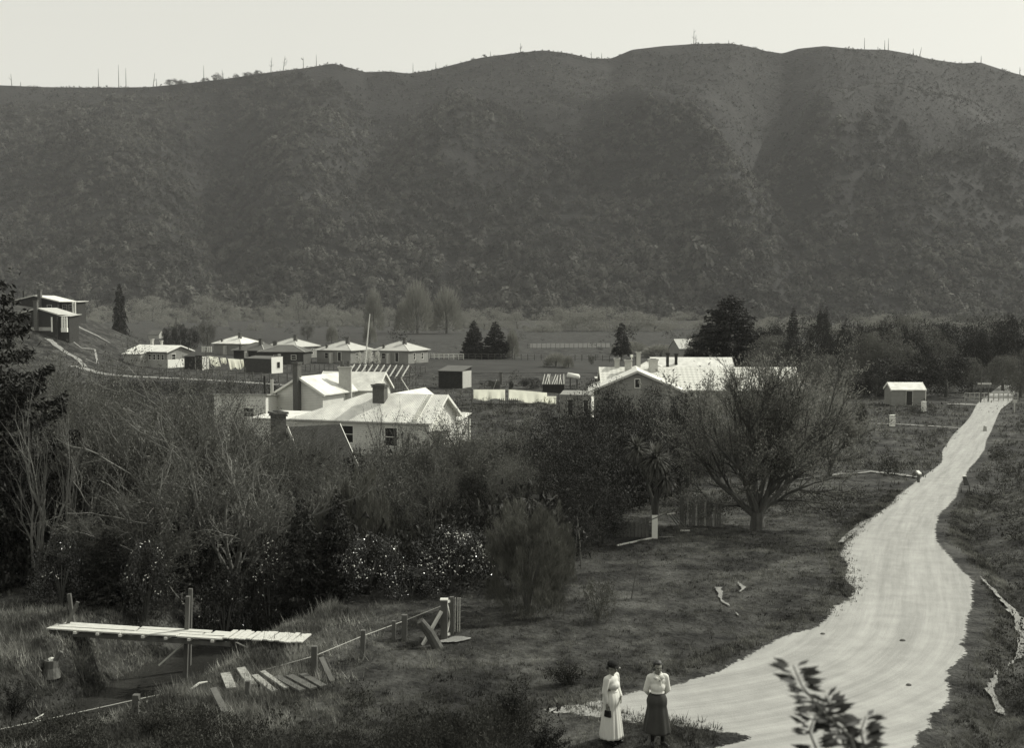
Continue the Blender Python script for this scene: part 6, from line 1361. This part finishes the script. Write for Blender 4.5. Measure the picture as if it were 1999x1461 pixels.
m = MB(); m.tube([(.075 * math.cos(a), .012 + .066 * math.sin(a), 1.375 - .02 * math.sin(a) * -1 - (.03 if abs(a + math.pi / 2) < .3 else 0)) for a in np.linspace(-math.pi / 2 + .15, 1.5 * math.pi - .15, 22)], .02, 7)
for s in (-1, 1): m.prism([(s * .012, 1.335), (s * .075, 1.385), (s * .115, 1.335), (s * .05, 1.29)][::s], 'y', -.118, -.095)
m.build('collar', M_blouse, w1, True); MB().ell((.012, -.122, 1.285), (.028, .014, .016)).ell((.03, -.124, 1.235), (.02, .012, .045)).build('neck_bow', M_blouse, w1, True)
MB().ell((.012, -.138, 1.29), (.014, .006, .012), nu=8, nv=6).build('brooch', M_shoe, w1, True)
skirt(w1, 'skirt', M_skirt, 1.02, .27, .122, .262, 9, .022, seed=3)
MB().tube([(.128 * math.cos(a), .01 + .105 * math.sin(a), 1.01) for a in np.linspace(0, 2 * math.pi, 25)], .014, 6, False).build('belt', M_shoe, w1, True)
m = MB(); m.ell(H((0, .035, .05)), (.09, .09, .082), Rh, 14, 10)
rr = random.Random(4)
for i in range(34):
    a = rr.uniform(-.5, math.pi + .5); z = rr.uniform(-.06, .11); q = (.083 * math.cos(a) * (1 - max(z - .03, 0) * 5), .02 + .075 * math.sin(a), z); m.ell(H(q), (.026, .026, .024), None, 7, 6)
m.ell(H((0, -.045, .098)), (.062, .038, .026), Rh, 8, 6); m.ell(H((0, .11, -.02)), (.055, .04, .05), Rh, 8, 6)
fuse('hair', m, M_hair, w1, .012, 2)
for s, f in zip((-1, 1), ((-.09, 0, -.1), (.10, -.02, .55))):
    m = MB(); caps(m, (f[0], f[1], .34), (f[0], f[1] + .005, .09), .052, .04); fuse('stocking', m, M_shoe, w1, .012, 1)
    m = MB(); caps(m, (f[0], f[1] + .025, .05), (f[0] + f[2] * .13, f[1] - .14, .038), .045, .036); m.box((f[0], f[1] + .045, .02), (.05, .05, .05)); fuse('shoe', m, M_shoe, w1, .01, 2)
# -- woman in the pale dress
p = G(1194, 1452); w2 = thing('person', 'woman in long pale dress and dark cap turned to the right, holding a dark bag', 'person', p, R(52))
sc_ = (P(1194, 1290, p.y).z - p.z) / 1.655; w2.scale = (sc_,) * 3
arm = [((-.165, .01, 1.325), (-.205, .03, 1.06), (-.19, -.01, .84), (.05, -.05, -1), (0, -1, 0)), ((.165, .01, 1.325), (.19, .0, 1.06), (.12, -.13, .92), (-.6, -.5, -.4), (0, 0, 1))]
H, Rh = figure(w2, arm, R(-4), R(10), ((-.08, 0, -.1), (.08, -.02, .2)))
m = MB(); m.ell((0, .01, 1.25), (.175, .115, .115)); m.ell((0, -.03, 1.17), (.15, .125, .10)); m.ell((0, .0, 1.04), (.13, .105, .08)); caps(m, (-.13, .012, 1.335), (.13, .012, 1.335), .05, .05)
caps(m, (-.17, .01, 1.315), (-.208, .032, 1.06), .066, .056); caps(m, (-.208, .032, 1.06), (-.192, -.008, .87), .056, .04); caps(m, (.17, .01, 1.315), (.195, .0, 1.06), .062, .056); caps(m, (.195, .0, 1.06), (.13, -.12, .94), .056, .04)
fuse('bodice', m, M_dress, w2, .012, 5)
skirt(w2, 'skirt', M_dress, 1.06, .13, .125, .262, 15, .012, seed=5, sq=.86)
MB().tube([(.13 * math.cos(a), .008 + .108 * math.sin(a), 1.045) for a in np.linspace(0, 2 * math.pi, 25)], .016, 6, False).build('belt', M_dress, w2, True)
m = MB(); m.ell(H((0, .03, .05)), (.088, .092, .085), Rh, 14, 10); m.ell(H((0, .09, -.02)), (.07, .05, .05), Rh, 8, 6); fuse('hair', m, M_hair, w2, .012, 2)
m = MB(); m.ell(H((0, .01, .075)), (.105, .112, .072), Rh, 14, 10); m.ell(H((0, -.085, .055)), (.085, .07, .016), Rh, 12, 6); fuse('cap', m, M_hat, w2, .01, 3)
MB().ell(H((.02, -.145, .05)), (.02, .016, .022), Rh, 8, 6).build('cap_bow', M_trim, w2, True)
for s, f in zip((-1, 1), ((-.08, 0, -.1), (.08, -.02, .2))):
    m = MB(); caps(m, (f[0], f[1], .24), (f[0], f[1] + .005, .09), .045, .038); fuse('stocking', m, M_shoe, w2, .012, 1)
    m = MB(); caps(m, (f[0], f[1] + .025, .05), (f[0] + f[2] * .13, f[1] - .14, .038), .044, .035); fuse('shoe', m, M_shoe, w2, .01, 2)
o = Vector(p)
bagp = w2.matrix_basis @ Vector((-.19, -.03, .66)); bg_ = thing('handbag', 'small dark bag hanging from the hand of the woman in the pale dress', 'bag', bagp, R(52))
m = MB(); m.prism([(-.075, -.075), (.075, -.075), (.06, .055), (-.06, .055)], 'x', -.03, .03); b_ = m.build('bag', M_hat, bg_); bv = b_.modifiers.new('b', 'BEVEL'); bv.width = .012; bv.segments = 2
MB().tube([(0, -.045, .05), (0, -.04, .10), (0, 0, .135), (0, .04, .10), (0, .045, .05)], .006, 6).build('handle', M_hat, bg_)

# ================================================================== haze
hz = MB().box((0, 905, 230), (3600, 1900, 530)).mesh('haze', None)
hm = bpy.data.materials.new('haze'); hm.use_nodes = True; n = hm.node_tree; n.nodes.clear(); ho = n.nodes.new('ShaderNodeOutputMaterial'); hv = n.nodes.new('ShaderNodeVolumePrincipled')
hv.inputs['Color'].default_value = (.85, .85, .85, 1); hv.inputs['Density'].default_value = .00010; hv.inputs['Anisotropy'].default_value = 0.0
n.links.new(hv.outputs[0], ho.inputs['Volume']); hz.materials.append(hm); o = link('haze', hz); o['kind'] = 'stuff'; o['label'] = 'thin pale valley haze'
